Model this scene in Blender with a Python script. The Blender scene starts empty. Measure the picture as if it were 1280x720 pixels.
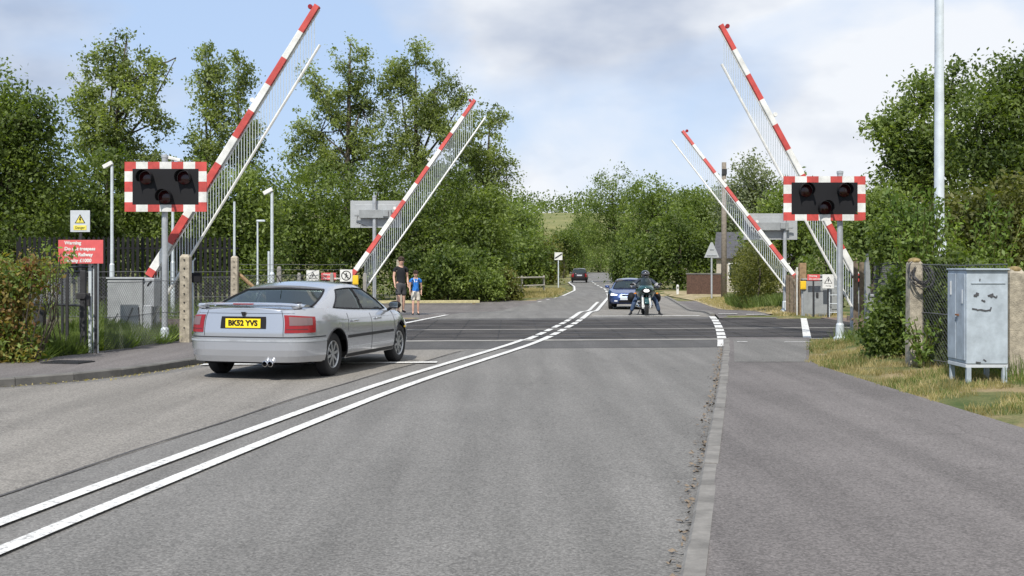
import bpy, bmesh, math, random
import numpy as np
from mathutils import Vector, Matrix
R = math.radians
rng = np.random.default_rng(7)
random.seed(7)
sc = bpy.context.scene
COL = sc.collection

# ------------------------------------------------------------------ camera
F, H, HY = 1500.0, 1.55, 332.0          # focal length in photo pixels (1280 wide), eye height, horizon row
cam_d = bpy.data.cameras.new('camera'); cam = bpy.data.objects.new('camera', cam_d); COL.objects.link(cam)
cam.location = (0, 0, H); cam.rotation_euler = (R(90), 0, 0)
cam_d.sensor_width = 36; cam_d.lens = 36 * F / 1280; cam_d.shift_y = -(360 - HY) / 1280
cam_d.clip_start = 0.1; cam_d.clip_end = 6000
sc.camera = cam

# ------------------------------------------------------------------ world and sun
SUN_EL, SHX, SHY = R(50), 0.30, 0.954   # shadows fall along (SHX, SHY)
w = bpy.data.worlds.new("World"); sc.world = w; w.use_nodes = True
nt = w.node_tree; nt.nodes.clear()
def wn(t, **k):
    n = nt.nodes.new(t)
    for a, b in k.items(): setattr(n, a, b)
    return n
wl = nt.links.new
out = wn('ShaderNodeOutputWorld'); bg = wn('ShaderNodeBackground'); bg.inputs[1].default_value = 0.11
sky = wn('ShaderNodeTexSky', sky_type='NISHITA', sun_disc=False, sun_elevation=SUN_EL, sun_rotation=math.atan2(-SHX, -SHY))
sky.dust_density = 0.6; sky.ozone_density = 1.6; sky.air_density = 1.0
tc = wn('ShaderNodeTexCoord')
mp = wn('ShaderNodeMapping'); mp.inputs['Scale'].default_value = (1.0, 1.0, 1.9); mp.inputs['Location'].default_value = (0.45, 0.0, 0.12)
wl(tc.outputs['Generated'], mp.inputs[0])
n1 = wn('ShaderNodeTexNoise'); n1.inputs['Scale'].default_value = 3.3; n1.inputs['Detail'].default_value = 7; n1.inputs['Roughness'].default_value = 0.47
n1.inputs['Distortion'].default_value = 0.25
wl(mp.outputs[0], n1.inputs['Vector'])
# more cloud towards +X, clearer overhead of the road
sx = wn('ShaderNodeSeparateXYZ'); wl(tc.outputs['Generated'], sx.inputs[0])
m1 = wn('ShaderNodeMath', operation='MULTIPLY_ADD'); wl(sx.outputs[0], m1.inputs[0]); m1.inputs[1].default_value = 0.30; wl(n1.outputs[0], m1.inputs[2])
cr = wn('ShaderNodeValToRGB'); cr.color_ramp.elements[0].position = 0.43; cr.color_ramp.elements[1].position = 0.60
wl(m1.outputs[0], cr.inputs[0])
n2 = wn('ShaderNodeTexNoise'); n2.inputs['Scale'].default_value = 5.0; n2.inputs['Detail'].default_value = 5
mp2 = wn('ShaderNodeMapping'); mp2.inputs['Scale'].default_value = (1, 1, 2.0); mp2.inputs['Location'].default_value = (3.1, 1.7, 0.6)
wl(tc.outputs['Generated'], mp2.inputs[0]); wl(mp2.outputs[0], n2.inputs['Vector'])
m2 = wn('ShaderNodeMath', operation='MULTIPLY_ADD'); wl(sx.outputs[0], m2.inputs[0]); m2.inputs[1].default_value = 0.35; wl(n2.outputs[0], m2.inputs[2])
cc = wn('ShaderNodeValToRGB'); e = cc.color_ramp.elements
e[0].position = 0.34; e[0].color = (3.3, 3.85, 4.95, 1); e[1].position = 0.60; e[1].color = (6.7, 6.95, 7.35, 1)
wl(m2.outputs[0], cc.inputs[0])
# high thin veil over the clear part
veil = wn('ShaderNodeMix', data_type='RGBA'); veil.inputs[0].default_value = 0.8; veil.inputs[7].default_value = (3.9, 5.1, 7.2, 1)
wl(sky.outputs[0], veil.inputs[6])
mx = wn('ShaderNodeMix', data_type='RGBA'); wl(cr.outputs[0], mx.inputs[0]); wl(veil.outputs[2], mx.inputs[6]); wl(cc.outputs[0], mx.inputs[7])
wl(mx.outputs[2], bg.inputs[0]); wl(bg.outputs[0], out.inputs[0])

sun_d = bpy.data.lights.new('sun', 'SUN'); sun = bpy.data.objects.new('sun', sun_d); COL.objects.link(sun)
sun_d.energy = 4.2; sun_d.angle = R(0.5); sun_d.color = (1.0, 0.95, 0.87)
sdir = Vector((SHX * math.cos(SUN_EL), SHY * math.cos(SUN_EL), -math.sin(SUN_EL)))
sun.rotation_euler = sdir.to_track_quat('-Z', 'Y').to_euler()
sc.view_settings.view_transform = 'Standard'; sc.view_settings.look = 'None'
sc.view_settings.gamma = 1; sc.view_settings.use_curve_mapping = False
sc.view_settings.exposure = 0.30
sc.cycles.max_bounces = 6; sc.cycles.transparent_max_bounces = 8

# ------------------------------------------------------------------ materials
def mat(name, col, rough=0.6, metal=0.0, spec=0.5, var=0.0, vscale=8.0, bump=0.0, bscale=60.0, coat=0.0, col2=None):
    """plain procedural material: base colour broken up by noise, optional bump"""
    m = bpy.data.materials.new(name); m.use_nodes = True
    t = m.node_tree; b = t.nodes['Principled BSDF']
    b.inputs['Roughness'].default_value = rough; b.inputs['Metallic'].default_value = metal
    b.inputs['Specular IOR Level'].default_value = spec; b.inputs['Coat Weight'].default_value = coat
    b.inputs['Coat Roughness'].default_value = 0.04
    b.inputs['Base Color'].default_value = (*col, 1)
    if var or col2:
        co = t.nodes.new('ShaderNodeTexCoord'); n = t.nodes.new('ShaderNodeTexNoise')
        n.inputs['Scale'].default_value = vscale; n.inputs['Detail'].default_value = 6; n.inputs['Roughness'].default_value = 0.65
        t.links.new(co.outputs['Object'], n.inputs['Vector'])
        r = t.nodes.new('ShaderNodeValToRGB'); t.links.new(n.outputs[0], r.inputs[0])
        c2 = col2 or tuple(c * (1 - var) for c in col)
        r.color_ramp.elements[0].position = 0.36; r.color_ramp.elements[0].color = (*c2, 1)
        r.color_ramp.elements[1].position = 0.64; r.color_ramp.elements[1].color = (*(tuple(min(1, c * (1 + var * .4)) for c in col)), 1)
        t.links.new(r.outputs[0], b.inputs['Base Color'])
    if bump:
        co = t.nodes.new('ShaderNodeTexCoord'); n = t.nodes.new('ShaderNodeTexNoise')
        n.inputs['Scale'].default_value = bscale; n.inputs['Detail'].default_value = 4
        t.links.new(co.outputs['Object'], n.inputs['Vector'])
        bp = t.nodes.new('ShaderNodeBump'); bp.inputs['Strength'].default_value = bump; bp.inputs['Distance'].default_value = 0.02
        t.links.new(n.outputs[0], bp.inputs['Height']); t.links.new(bp.outputs[0], b.inputs['Normal'])
    return m

def foliage(name, dark, light, trans=0.35, rough=0.55, nscale=0.6):
    m = bpy.data.materials.new(name); m.use_nodes = True
    t = m.node_tree; t.nodes.clear(); L = t.links.new
    o = t.nodes.new('ShaderNodeOutputMaterial'); p = t.nodes.new('ShaderNodeBsdfPrincipled'); tr = t.nodes.new('ShaderNodeBsdfTranslucent')
    ms = t.nodes.new('ShaderNodeMixShader'); ms.inputs[0].default_value = trans
    g = t.nodes.new('ShaderNodeNewGeometry'); co = t.nodes.new('ShaderNodeTexCoord'); n = t.nodes.new('ShaderNodeTexNoise')
    n.inputs['Scale'].default_value = nscale; n.inputs['Detail'].default_value = 3
    L(co.outputs['Object'], n.inputs['Vector'])
    a = t.nodes.new('ShaderNodeMath'); a.operation = 'MULTIPLY_ADD'; a.inputs[1].default_value = 0.45
    s = t.nodes.new('ShaderNodeMath'); s.operation = 'MULTIPLY_ADD'; s.inputs[1].default_value = 2.2; s.inputs[2].default_value = -0.83
    L(n.outputs[0], s.inputs[0]); L(g.outputs['Random Per Island'], a.inputs[0]); L(s.outputs[0], a.inputs[2])
    r = t.nodes.new('ShaderNodeValToRGB'); r.color_ramp.elements[0].color = (*dark, 1); r.color_ramp.elements[1].color = (*light, 1)
    r.color_ramp.elements[0].position = 0.0; r.color_ramp.elements[1].position = 0.95
    L(a.outputs[0], r.inputs[0]); L(r.outputs[0], p.inputs['Base Color'])
    gm = t.nodes.new('ShaderNodeMix'); gm.data_type = 'RGBA'; gm.blend_type = 'MULTIPLY'; gm.inputs[0].default_value = 1
    gm.inputs[7].default_value = (1.5, 1.6, 0.5, 1); L(r.outputs[0], gm.inputs[6]); L(gm.outputs[2], tr.inputs[0])
    p.inputs['Roughness'].default_value = rough; p.inputs['Specular IOR Level'].default_value = 0.35
    L(p.outputs[0], ms.inputs[1]); L(tr.outputs[0], ms.inputs[2]); L(ms.outputs[0], o.inputs[0])
    return m

def ground_mat(name, stops, scale, detail_scale, bump=0.5, rough=0.95):
    """stops: list of (position, colour) over large noise; fine noise modulates the value"""
    m = bpy.data.materials.new(name); m.use_nodes = True
    t = m.node_tree; b = t.nodes['Principled BSDF']; L = t.links.new
    b.inputs['Roughness'].default_value = rough; b.inputs['Specular IOR Level'].default_value = 0.25
    co = t.nodes.new('ShaderNodeTexCoord'); n = t.nodes.new('ShaderNodeTexNoise'); n.inputs['Scale'].default_value = scale
    n.inputs['Detail'].default_value = 8; n.inputs['Roughness'].default_value = 0.6; L(co.outputs['Object'], n.inputs['Vector'])
    r = t.nodes.new('ShaderNodeValToRGB'); L(n.outputs[0], r.inputs[0])
    while len(r.color_ramp.elements) < len(stops): r.color_ramp.elements.new(0.5)
    for e_, (p_, c_) in zip(r.color_ramp.elements, stops): e_.position = p_; e_.color = (*c_, 1)
    f = t.nodes.new('ShaderNodeTexNoise'); f.inputs['Scale'].default_value = detail_scale; f.inputs['Detail'].default_value = 5; f.inputs['Roughness'].default_value = 0.75
    L(co.outputs['Object'], f.inputs['Vector'])
    fr = t.nodes.new('ShaderNodeMapRange'); fr.inputs[1].default_value = 0.3; fr.inputs[2].default_value = 0.7; fr.inputs[3].default_value = 0.62; fr.inputs[4].default_value = 1.35
    L(f.outputs[0], fr.inputs[0])
    v = t.nodes.new('ShaderNodeVectorMath'); v.operation = 'SCALE'; L(r.outputs[0], v.inputs[0]); L(fr.outputs[0], v.inputs[3])
    L(v.outputs[0], b.inputs['Base Color'])
    bp = t.nodes.new('ShaderNodeBump'); bp.inputs['Strength'].default_value = bump; bp.inputs['Distance'].default_value = 0.02
    L(f.outputs[0], bp.inputs['Height']); L(bp.outputs[0], b.inputs['Normal'])
    return m

def asphalt_mat(name, base, var, tint=(1, 1, 1), patch=0.0):
    m = ground_mat(name, [(0.3, tuple(base * (1 - var) * c for c in tint)), (0.5, tuple(base * c for c in tint)), (0.72, tuple(base * (1 + var) * c for c in tint))], 0.35, 55, bump=0.35, rough=0.85)
    t = m.node_tree; L = t.links.new; b = t.nodes['Principled BSDF']
    src = b.inputs['Base Color'].links[0].from_socket
    co = [n for n in t.nodes if n.type == 'TEX_COORD'][0]
    # aggregate speckle
    vo = t.nodes.new('ShaderNodeTexVoronoi'); vo.inputs['Scale'].default_value = 70; L(co.outputs['Object'], vo.inputs['Vector'])
    sp = t.nodes.new('ShaderNodeSeparateColor'); L(vo.outputs['Color'], sp.inputs[0])
    mr = t.nodes.new('ShaderNodeMapRange'); mr.inputs[3].default_value = 0.70; mr.inputs[4].default_value = 1.30; L(sp.outputs[0], mr.inputs[0])
    v1 = t.nodes.new('ShaderNodeVectorMath'); v1.operation = 'SCALE'; L(src, v1.inputs[0]); L(mr.outputs[0], v1.inputs[3])
    # streaks stretched along the travel direction
    mp_ = t.nodes.new('ShaderNodeMapping'); mp_.inputs['Scale'].default_value = (1.6, 0.10, 1); mp_.inputs['Rotation'].default_value = (0, 0, R(9)); L(co.outputs['Object'], mp_.inputs[0])
    st = t.nodes.new('ShaderNodeTexNoise'); st.inputs['Scale'].default_value = 1.6; st.inputs['Detail'].default_value = 5; L(mp_.outputs[0], st.inputs['Vector'])
    m3 = t.nodes.new('ShaderNodeMapRange'); m3.inputs[1].default_value = 0.35; m3.inputs[2].default_value = 0.65; m3.inputs[3].default_value = 0.86; m3.inputs[4].default_value = 1.10; L(st.outputs[0], m3.inputs[0])
    v2 = t.nodes.new('ShaderNodeVectorMath'); v2.operation = 'SCALE'; L(v1.outputs[0], v2.inputs[0]); L(m3.outputs[0], v2.inputs[3])
    # dark tar cracks: edges of large cells, broken up by noise
    vc = t.nodes.new('ShaderNodeTexVoronoi'); vc.feature = 'DISTANCE_TO_EDGE'; vc.inputs['Scale'].default_value = 0.42
    dn = t.nodes.new('ShaderNodeTexNoise'); dn.inputs['Scale'].default_value = 2.2; dn.inputs['Detail'].default_value = 4; L(co.outputs['Object'], dn.inputs['Vector'])
    vm = t.nodes.new('ShaderNodeVectorMath'); vm.operation = 'MULTIPLY_ADD'; L(dn.outputs['Color'], vm.inputs[0]); vm.inputs[1].default_value = (0.7, 0.7, 0.7); L(co.outputs['Object'], vm.inputs[2])
    L(vm.outputs[0], vc.inputs['Vector'])
    ck = t.nodes.new('ShaderNodeMapRange'); ck.inputs[1].default_value = 0.0; ck.inputs[2].default_value = 0.012; ck.inputs[3].default_value = 0.80; ck.inputs[4].default_value = 1.0; L(vc.outputs[0], ck.inputs[0])
    v3 = t.nodes.new('ShaderNodeVectorMath'); v3.operation = 'SCALE'; L(v2.outputs[0], v3.inputs[0])
    cm = t.nodes.new('ShaderNodeMix'); cm.data_type = 'FLOAT'; cm.inputs[2].default_value = 1.0; L(ck.outputs[0], cm.inputs[3])
    gt = t.nodes.new('ShaderNodeTexNoise'); gt.inputs['Scale'].default_value = 0.3; L(co.outputs['Object'], gt.inputs['Vector'])
    g2 = t.nodes.new('ShaderNodeMath'); g2.operation = 'GREATER_THAN'; g2.inputs[1].default_value = 0.53; L(gt.outputs[0], g2.inputs[0]); L(g2.outputs[0], cm.inputs[0])
    L(cm.outputs[0], v3.inputs[3]); L(v3.outputs[0], b.inputs['Base Color'])
    return m

def paint_mat(name, col, wear=0.5):
    """road paint with worn holes showing the asphalt"""
    m = mat(name, col, 0.7, var=0.15, vscale=3)
    t = m.node_tree; L = t.links.new; b = t.nodes['Principled BSDF']
    src = b.inputs['Base Color'].links[0].from_socket; co = t.nodes.new('ShaderNodeTexCoord')
    n = t.nodes.new('ShaderNodeTexNoise'); n.inputs['Scale'].default_value = 22; n.inputs['Detail'].default_value = 7; n.inputs['Roughness'].default_value = 0.8
    L(co.outputs['Object'], n.inputs['Vector'])
    mr = t.nodes.new('ShaderNodeMapRange'); mr.inputs[1].default_value = 0.47 + 0.12 * (1 - wear); mr.inputs[2].default_value = 0.62 + .12 * (1 - wear); L(n.outputs[0], mr.inputs[0])
    mx_ = t.nodes.new('ShaderNodeMix'); mx_.data_type = 'RGBA'; L(mr.outputs[0], mx_.inputs[0]); L(src, mx_.inputs[6]); mx_.inputs[7].default_value = (.16, .155, .15, 1)
    L(mx_.outputs[2], b.inputs['Base Color'])
    return m

def glass_mat(name, tint=(0.02, 0.03, 0.03), alpha=0.6):
    m = bpy.data.materials.new(name); m.use_nodes = True; t = m.node_tree; t.nodes.clear(); L = t.links.new
    o = t.nodes.new('ShaderNodeOutputMaterial'); p = t.nodes.new('ShaderNodeBsdfPrincipled'); tr = t.nodes.new('ShaderNodeBsdfTransparent')
    ms = t.nodes.new('ShaderNodeMixShader'); ms.inputs[0].default_value = alpha
    p.inputs['Base Color'].default_value = (*tint, 1); p.inputs['Roughness'].default_value = 0.03; p.inputs['Specular IOR Level'].default_value = 0.8
    tr.inputs[0].default_value = (0.75, 0.85, 0.8, 1)
    L(tr.outputs[0], ms.inputs[1]); L(p.outputs[0], ms.inputs[2]); L(ms.outputs[0], o.inputs[0])
    return m

M = {}
M['asphalt'] = asphalt_mat('asphalt', 0.160, 0.09, (1.0, 0.965, 0.91))
M['asphalt_dark'] = asphalt_mat('asphalt_dark', 0.085, 0.15, (1, .97, .95))
M['footway'] = asphalt_mat('footway_asphalt', 0.140, 0.14, (1.0, 0.915, 0.88))
M['rubber_deck'] = ground_mat('rubber_deck', [(0.35, (.034, .032, .032)), (0.7, (.075, .069, .066))], 0.8, 40)
M['paint_white'] = paint_mat('road_paint', (0.66, 0.655, 0.63), 0.75)
M['concrete'] = mat('concrete', (.36, .32, .25), .9, var=.4, vscale=9, bump=.5, bscale=50)
M['kerb'] = mat('kerb_concrete', (.14, .135, .125), .9, var=.3, vscale=3, bump=.4)
M['kerb_pale'] = mat('kerb_pale', (.26, .25, .23), .9, var=.3, vscale=3, bump=.4)
M['kerb_mid'] = mat('kerb_mid', (.19, .18, .165), .9, var=.35, vscale=4, bump=.4)
M['grass_ground'] = ground_mat('verge_ground', [(0.36, (.055, .085, .022)), (0.5, (.13, .135, .05)), (0.62, (.27, .21, .115))], 0.9, 30, bump=1)
M['ballast'] = ground_mat('ballast', [(0.3, (.13, .09, .075)), (0.7, (.24, .19, .16))], 3, 26, bump=1)
M['galv'] = mat('galvanised', (.42, .44, .46), .5, .35, var=.22, vscale=5)
M['galv_pale'] = mat('pale_galvanised', (.55, .60, .63), .5, .15, var=.15, vscale=4)
M['white'] = mat('white_paint', (.68, .68, .65), .5, var=.22, vscale=4)
M['red'] = mat('red_reflective', (.50, .065, .055), .5, var=.3, vscale=4)
M['black'] = mat('black_paint', (.010, .010, .012), .7, spec=.25)
M['dark_steel'] = mat('dark_steel', (.035, .035, .038), .6, .2, var=.4)
M['grey_paint'] = mat('grey_paint', (.27, .285, .29), .6, var=.2, vscale=4)
M['cab_blue'] = mat('pale_blue_cabinet', (.37, .42, .465), .55, var=.22, vscale=5)
M['yellow'] = mat('yellow', (.75, .48, .02), .5)
M['plate_yellow'] = mat('plate_yellow', (.85, .62, .02), .35)
M['wood'] = mat('weathered_wood', (.20, .155, .11), .9, var=.45, vscale=10, bump=.5)
M['wood_warm'] = mat('warm_wood', (.30, .20, .11), .9, var=.35, vscale=10, bump=.5)
M['bark'] = mat('bark', (.085, .07, .052), .95, var=.5, vscale=5, bump=.8, bscale=14)
M['bark_pale'] = mat('pale_bark', (.16, .14, .115), .95, var=.4, vscale=5, bump=.6, bscale=14)
M['tyre'] = mat('tyre_rubber', (.016, .016, .017), .85, bump=.2)
M['rim'] = mat('alloy', (.42, .43, .44), .32, .8)
M['chrome'] = mat('chrome', (.75, .75, .76), .12, 1)
M['silver'] = mat('silver_car_paint', (.45, .465, .495), .24, .6, coat=1)
M['blue'] = mat('blue_car_paint', (.020, .050, .17), .25, .3, coat=.9)
M['maroon'] = mat('dark_car_paint', (.022, .013, .014), .25, .2, coat=.9)
M['teal'] = mat('teal_fairing', (.008, .055, .055), .2, .2, coat=1)
M['glass'] = glass_mat('car_glass', alpha=.62)
M['glass_dark'] = glass_mat('dark_car_glass', alpha=.85)
M['tail_red'] = mat('tail_red', (.24, .004, .006), .3, coat=.2)
M['tail_smoke'] = mat('tail_smoke', (.16, .10, .10), .3, coat=.3)
M['lamp_clear'] = mat('lamp_clear', (.85, .87, .9), .1, .3, coat=1)
M['seam'] = mat('panel_gap', (.02, .02, .022), .7)
M['skin'] = mat('skin', (.56, .34, .25), .55)
M['hair'] = mat('brown_hair', (.045, .026, .016), .7)
M['tee_black'] = mat('black_cotton', (.009, .010, .013), .9)
M['tee_blue'] = mat('blue_cotton', (.03, .20, .62), .85, var=.2, vscale=6)
M['short_dark'] = mat('charcoal_cotton', (.055, .055, .06), .9)
M['short_cream'] = mat('cream_cotton', (.62, .58, .50), .9)
M['denim'] = mat('denim', (.045, .075, .14), .9, var=.3, vscale=15)
M['leather'] = mat('black_leather', (.014, .015, .018), .5)
M['jacket'] = mat('navy_jacket', (.018, .028, .05), .7)
M['cloth_grey'] = mat('grey_cloth', (.27, .27, .28), .85)
M['brick'] = mat('dark_brick', (.09, .05, .035), .9, var=.4, vscale=12)
M['render_wall'] = mat('house_render', (.42, .38, .32), .9, var=.15)
M['slate'] = mat('slate', (.07, .07, .078), .8, var=.3, vscale=4)
M['sign_red'] = mat('faded_red_sign', (.62, .10, .10), .5, var=.12)
M['sign_back'] = mat('sign_back_grey', (.42, .435, .44), .5, .3, var=.1, vscale=4)
M['lamp_off'] = mat('unlit_red_lens', (.05, .008, .01), .15)
M['lichen'] = mat('orange_lichen', (.24, .18, .08), .95, var=.5, vscale=30)

M['f_dark'] = foliage('leaf_dark', (.030, .054, .015), (.18, .235, .06), .45)
M['f_mid'] = foliage('leaf_mid', (.040, .072, .019), (.23, .29, .08), .45)
M['f_light'] = foliage('leaf_light', (.06, .10, .024), (.24, .30, .085), .42)
M['f_grey'] = foliage('leaf_greygreen', (.062, .088, .034), (.30, .35, .14), .48)
M['f_olive'] = foliage('leaf_olive', (.045, .058, .015), (.20, .20, .055), .42)
M['f_pale'] = foliage('leaf_pale', (.09, .115, .06), (.24, .27, .16))
M['f_rust'] = foliage('leaf_rust', (.12, .035, .022), (.30, .27, .07), nscale=3.0)
M['f_fern'] = foliage('leaf_fern', (.06, .11, .02), (.24, .32, .07))
M['g_green'] = foliage('grass_green', (.05, .085, .018), (.17, .22, .06), nscale=2)
M['g_dry'] = foliage('grass_dry', (.16, .14, .05), (.46, .38, .20), nscale=2)

# ------------------------------------------------------------------ mesh helpers
class MB:
    def __init__(s): s.v = []; s.f = []; s.m = []
    def add(s, vs, fs, mi=0):
        o = len(s.v); s.v += [tuple(map(float, v)) for v in vs]; s.f += [tuple(i + o for i in f) for f in fs]; s.m += [mi] * len(fs); return s
    def box(s, c, d, rot=None, mi=0, bev=0.0):
        hx, hy, hz = d[0] / 2, d[1] / 2, d[2] / 2
        vs = [Vector((x, y, z)) for x in (-hx, hx) for y in (-hy, hy) for z in (-hz, hz)]
        if rot is not None: vs = [rot @ v for v in vs]
        return s.add([v + Vector(c) for v in vs], [(0, 1, 3, 2), (4, 6, 7, 5), (0, 4, 5, 1), (2, 3, 7, 6), (0, 2, 6, 4), (1, 5, 7, 3)], mi)
    def tube(s, pts, rad, n=8, mi=0, cap=True):
        pts = [Vector(p) for p in pts]; rad = rad if isinstance(rad, (list, tuple)) else [rad] * len(pts)
        rings = []
        for i, p in enumerate(pts):
            d = (pts[min(i + 1, len(pts) - 1)] - pts[max(i - 1, 0)]).normalized()
            a = d.cross(Vector((0, 0, 1)) if abs(d.z) < .9 else Vector((0, 1, 0))).normalized(); b = d.cross(a)
            rings.append([p + (a * math.cos(t) + b * math.sin(t)) * rad[i] for t in [2 * math.pi * k / n for k in range(n)]])
        vs = [v for r_ in rings for v in r_]; fs = []
        for i in range(len(pts) - 1):
            for k in range(n): fs.append((i * n + k, i * n + (k + 1) % n, (i + 1) * n + (k + 1) % n, (i + 1) * n + k))
        if cap: fs.append(tuple(range(n))[::-1]); fs.append(tuple(range((len(pts) - 1) * n, len(pts) * n)))
        return s.add(vs, fs, mi)
    def prism(s, poly, d, mi=0):
        """poly: 3d points in a plane, extruded by vector d"""
        n = len(poly); d = Vector(d); p = [Vector(q) for q in poly]
        return s.add(p + [q + d for q in p], [tuple(range(n))[::-1], tuple(range(n, 2 * n))] + [(i, (i + 1) % n, n + (i + 1) % n, n + i) for i in range(n)], mi)
    def lathe(s, prof, c, axis='Z', n=24, mi=0, M4=None):
        """prof: (radius, height) pairs"""
        vs = []; fs = []
        for r_, h in prof:
            for k in range(n):
                t = 2 * math.pi * k / n; x, y = r_ * math.cos(t), r_ * math.sin(t)
                v = {'Z': (x, y, h), 'Y': (x, h, y), 'X': (h, x, y)}[axis]; vs.append(Vector(v) + Vector(c))
        for i in range(len(prof) - 1):
            for k in range(n): fs.append((i * n + k, i * n + (k + 1) % n, (i + 1) * n + (k + 1) % n, (i + 1) * n + k))
        return s.add(vs, fs, mi)
    def ball(s, c, r_, n=12, mi=0):
        r_ = r_ if isinstance(r_, (tuple, list)) else (r_,) * 3
        prof = [(math.sin(math.pi * i / n), -math.cos(math.pi * i / n)) for i in range(n + 1)]
        vs = []; fs = []
        for a, h in prof:
            for k in range(n): t = 2 * math.pi * k / n; vs.append((c[0] + a * r_[0] * math.cos(t), c[1] + a * r_[1] * math.sin(t), c[2] + h * r_[2]))
        for i in range(n):
            for k in range(n): fs.append((i * n + k, i * n + (k + 1) % n, (i + 1) * n + (k + 1) % n, (i + 1) * n + k))
        return s.add(vs, fs, mi)
    def build(s, name, mats, parent=None, smooth=False, bevel=0.0, fix=True):
        me = bpy.data.meshes.new(name); me.from_pydata(s.v, [], s.f)
        for m_ in (mats if isinstance(mats, (list, tuple)) else [mats]): me.materials.append(M[m_] if isinstance(m_, str) else m_)
        me.polygons.foreach_set('material_index', s.m)
        if fix:
            bm = bmesh.new(); bm.from_mesh(me); bmesh.ops.remove_doubles(bm, verts=bm.verts, dist=1e-5)
            bmesh.ops.recalc_face_normals(bm, faces=bm.faces); bm.to_mesh(me); bm.free()
        if smooth: me.polygons.foreach_set('use_smooth', [True] * len(me.polygons))
        me.update()
        o = bpy.data.objects.new(name, me); COL.objects.link(o)
        if parent: o.parent = parent
        if bevel:
            b = o.modifiers.new('Bevel', 'BEVEL'); b.width = bevel; b.segments = 2; b.limit_method = 'ANGLE'
            o.data.polygons.foreach_set('use_smooth', [True] * len(me.polygons))
            wn_ = o.modifiers.new('WN', 'WEIGHTED_NORMAL')
        return o

def tag(o, label=None, cat=None, group=None, kind=None):
    for k, v in (('label', label), ('category', cat), ('group', group), ('kind', kind)):
        if v: o[k] = v
    return o
def thing(name, loc, rz=0, label=None, cat=None, group=None):
    o = bpy.data.objects.new(name, None); COL.objects.link(o); o.location = loc; o.rotation_euler = (0, 0, rz); o.empty_display_size = .2
    return tag(o, label, cat, group)
def text(body, size, loc, rot, material, parent, name='lettering', bold=0.0, align='CENTER', ext=0.0015):
    c = bpy.data.curves.new(name, 'FONT'); c.body = body; c.size = size; c.align_x = align; c.align_y = 'CENTER'; c.extrude = ext; c.offset = bold; c.resolution_u = 3
    o = bpy.data.objects.new(name, c); COL.objects.link(o)
    dg = bpy.context.evaluated_depsgraph_get(); me = bpy.data.meshes.new_from_object(o.evaluated_get(dg))
    bpy.data.objects.remove(o); me.name = name
    o = bpy.data.objects.new(name, me); COL.objects.link(o); me.materials.clear(); me.materials.append(M[material] if isinstance(material, str) else material)
    o.location = loc; o.rotation_euler = rot; o.parent = parent
    return o
def P(x, y, Y):
    """the point at depth Y seen at photo pixel (x, y)"""
    return Vector(((x - 640) * Y / F, Y, H - (y - HY) * Y / F))
def sst(a, b, x):
    t = np.clip((x - a) / (b - a), 0, 1); return t * t * (3 - 2 * t)

# ------------------------------------------------------------------ road geometry
def rz(Y): return -0.28 * sst(38, 50, Y) + 0.56 * sst(138, 200, Y)
LY = [2, 12.0, 13.0, 14.4, 15.4, 16.1, 17.3, 18.75, 22, 26.5, 32.3, 37.5, 50, 70, 88, 105, 130, 150, 170, 195, 215]
LX = [-26, -19, -10.5, -7.6, -6.3, -5.75, -5.25, -4.9, -4.25, -3.55, -2.82, -2.0, -0.3, 2.7, 4.45, 5.3, 6.0, 7.6, 9.6, 12.0, 13.8]
RY = [2, 6, 15.3, 23.7, 30, 36.3, 51, 68, 90, 114, 137, 150, 170, 195, 215]
RX = [0.1, 0.85, 2.63, 4.19, 5.2, 6.1, 7.35, 8.8, 9.7, 10.4, 11.6, 12.8, 14.6, 16.6, 18.4]
CY = [2, 8, 15.3, 18.3, 21.3, 24.5, 31.8, 37, 47, 56, 70, 91, 114, 137, 150, 170, 195, 215]
CX = [-3.4, -2.55, -1.40, -.75, -.08, .60, 1.66, 2.30, 3.28, 4.2, 5.65, 7.1, 8.0, 9.1, 10.2, 12.1, 14.3, 16.1]
FLY = [12.5, 14.3, 15.8, 16.8, 17.8, 19.1, 20.3, 22.2, 25, 34, 37]
FLX = [-40, -20, -11, -8.6, -7.6, -7.2, -6.95, -6.55, -6.0, -5.2, -5.0]
FRY = [2, 15.3, 17.5, 18.6, 21, 25, 28, 34, 36.5, 44, 52, 60]
FRX = [4.9, 4.62, 4.6, 4.6, 5.2, 6.2, 6.9, 7.7, 7.9, 8.2, 8.6, 9.2]
def smooth_curve(ys, xs, wd):
    g = np.arange(-20, 240, .25); v = np.interp(g, ys, xs); k = np.hanning(int(wd / .25) * 2 + 1); k /= k.sum(); p = len(k) // 2
    v0, v1 = v[0], v[-1]; d1 = v[-1] - v[-2]; vp = np.concatenate([np.full(p, v0), v, v1 + d1 * np.arange(1, p + 1)]); s_ = np.convolve(vp, k, 'valid')
    return lambda Y: np.interp(Y, g, s_)
CY = [-20] + CY; CX = [CX[0] - 22 * .14] + CX; RY = [-20] + RY; RX = [RX[0] - 22 * .19] + RX
Lf = smooth_curve(LY, LX, 1.2); Rf = smooth_curve(RY, RX, 4); Cf = smooth_curve(CY, CX, 4)
FLf = lambda Y: np.interp(Y, FLY, FLX)
FRf = lambda Y: np.interp(Y, FRY, FRX)
SK = 0.10                                # the tracks cross at a slight skew: Y = Y0 + SK * X
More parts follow.
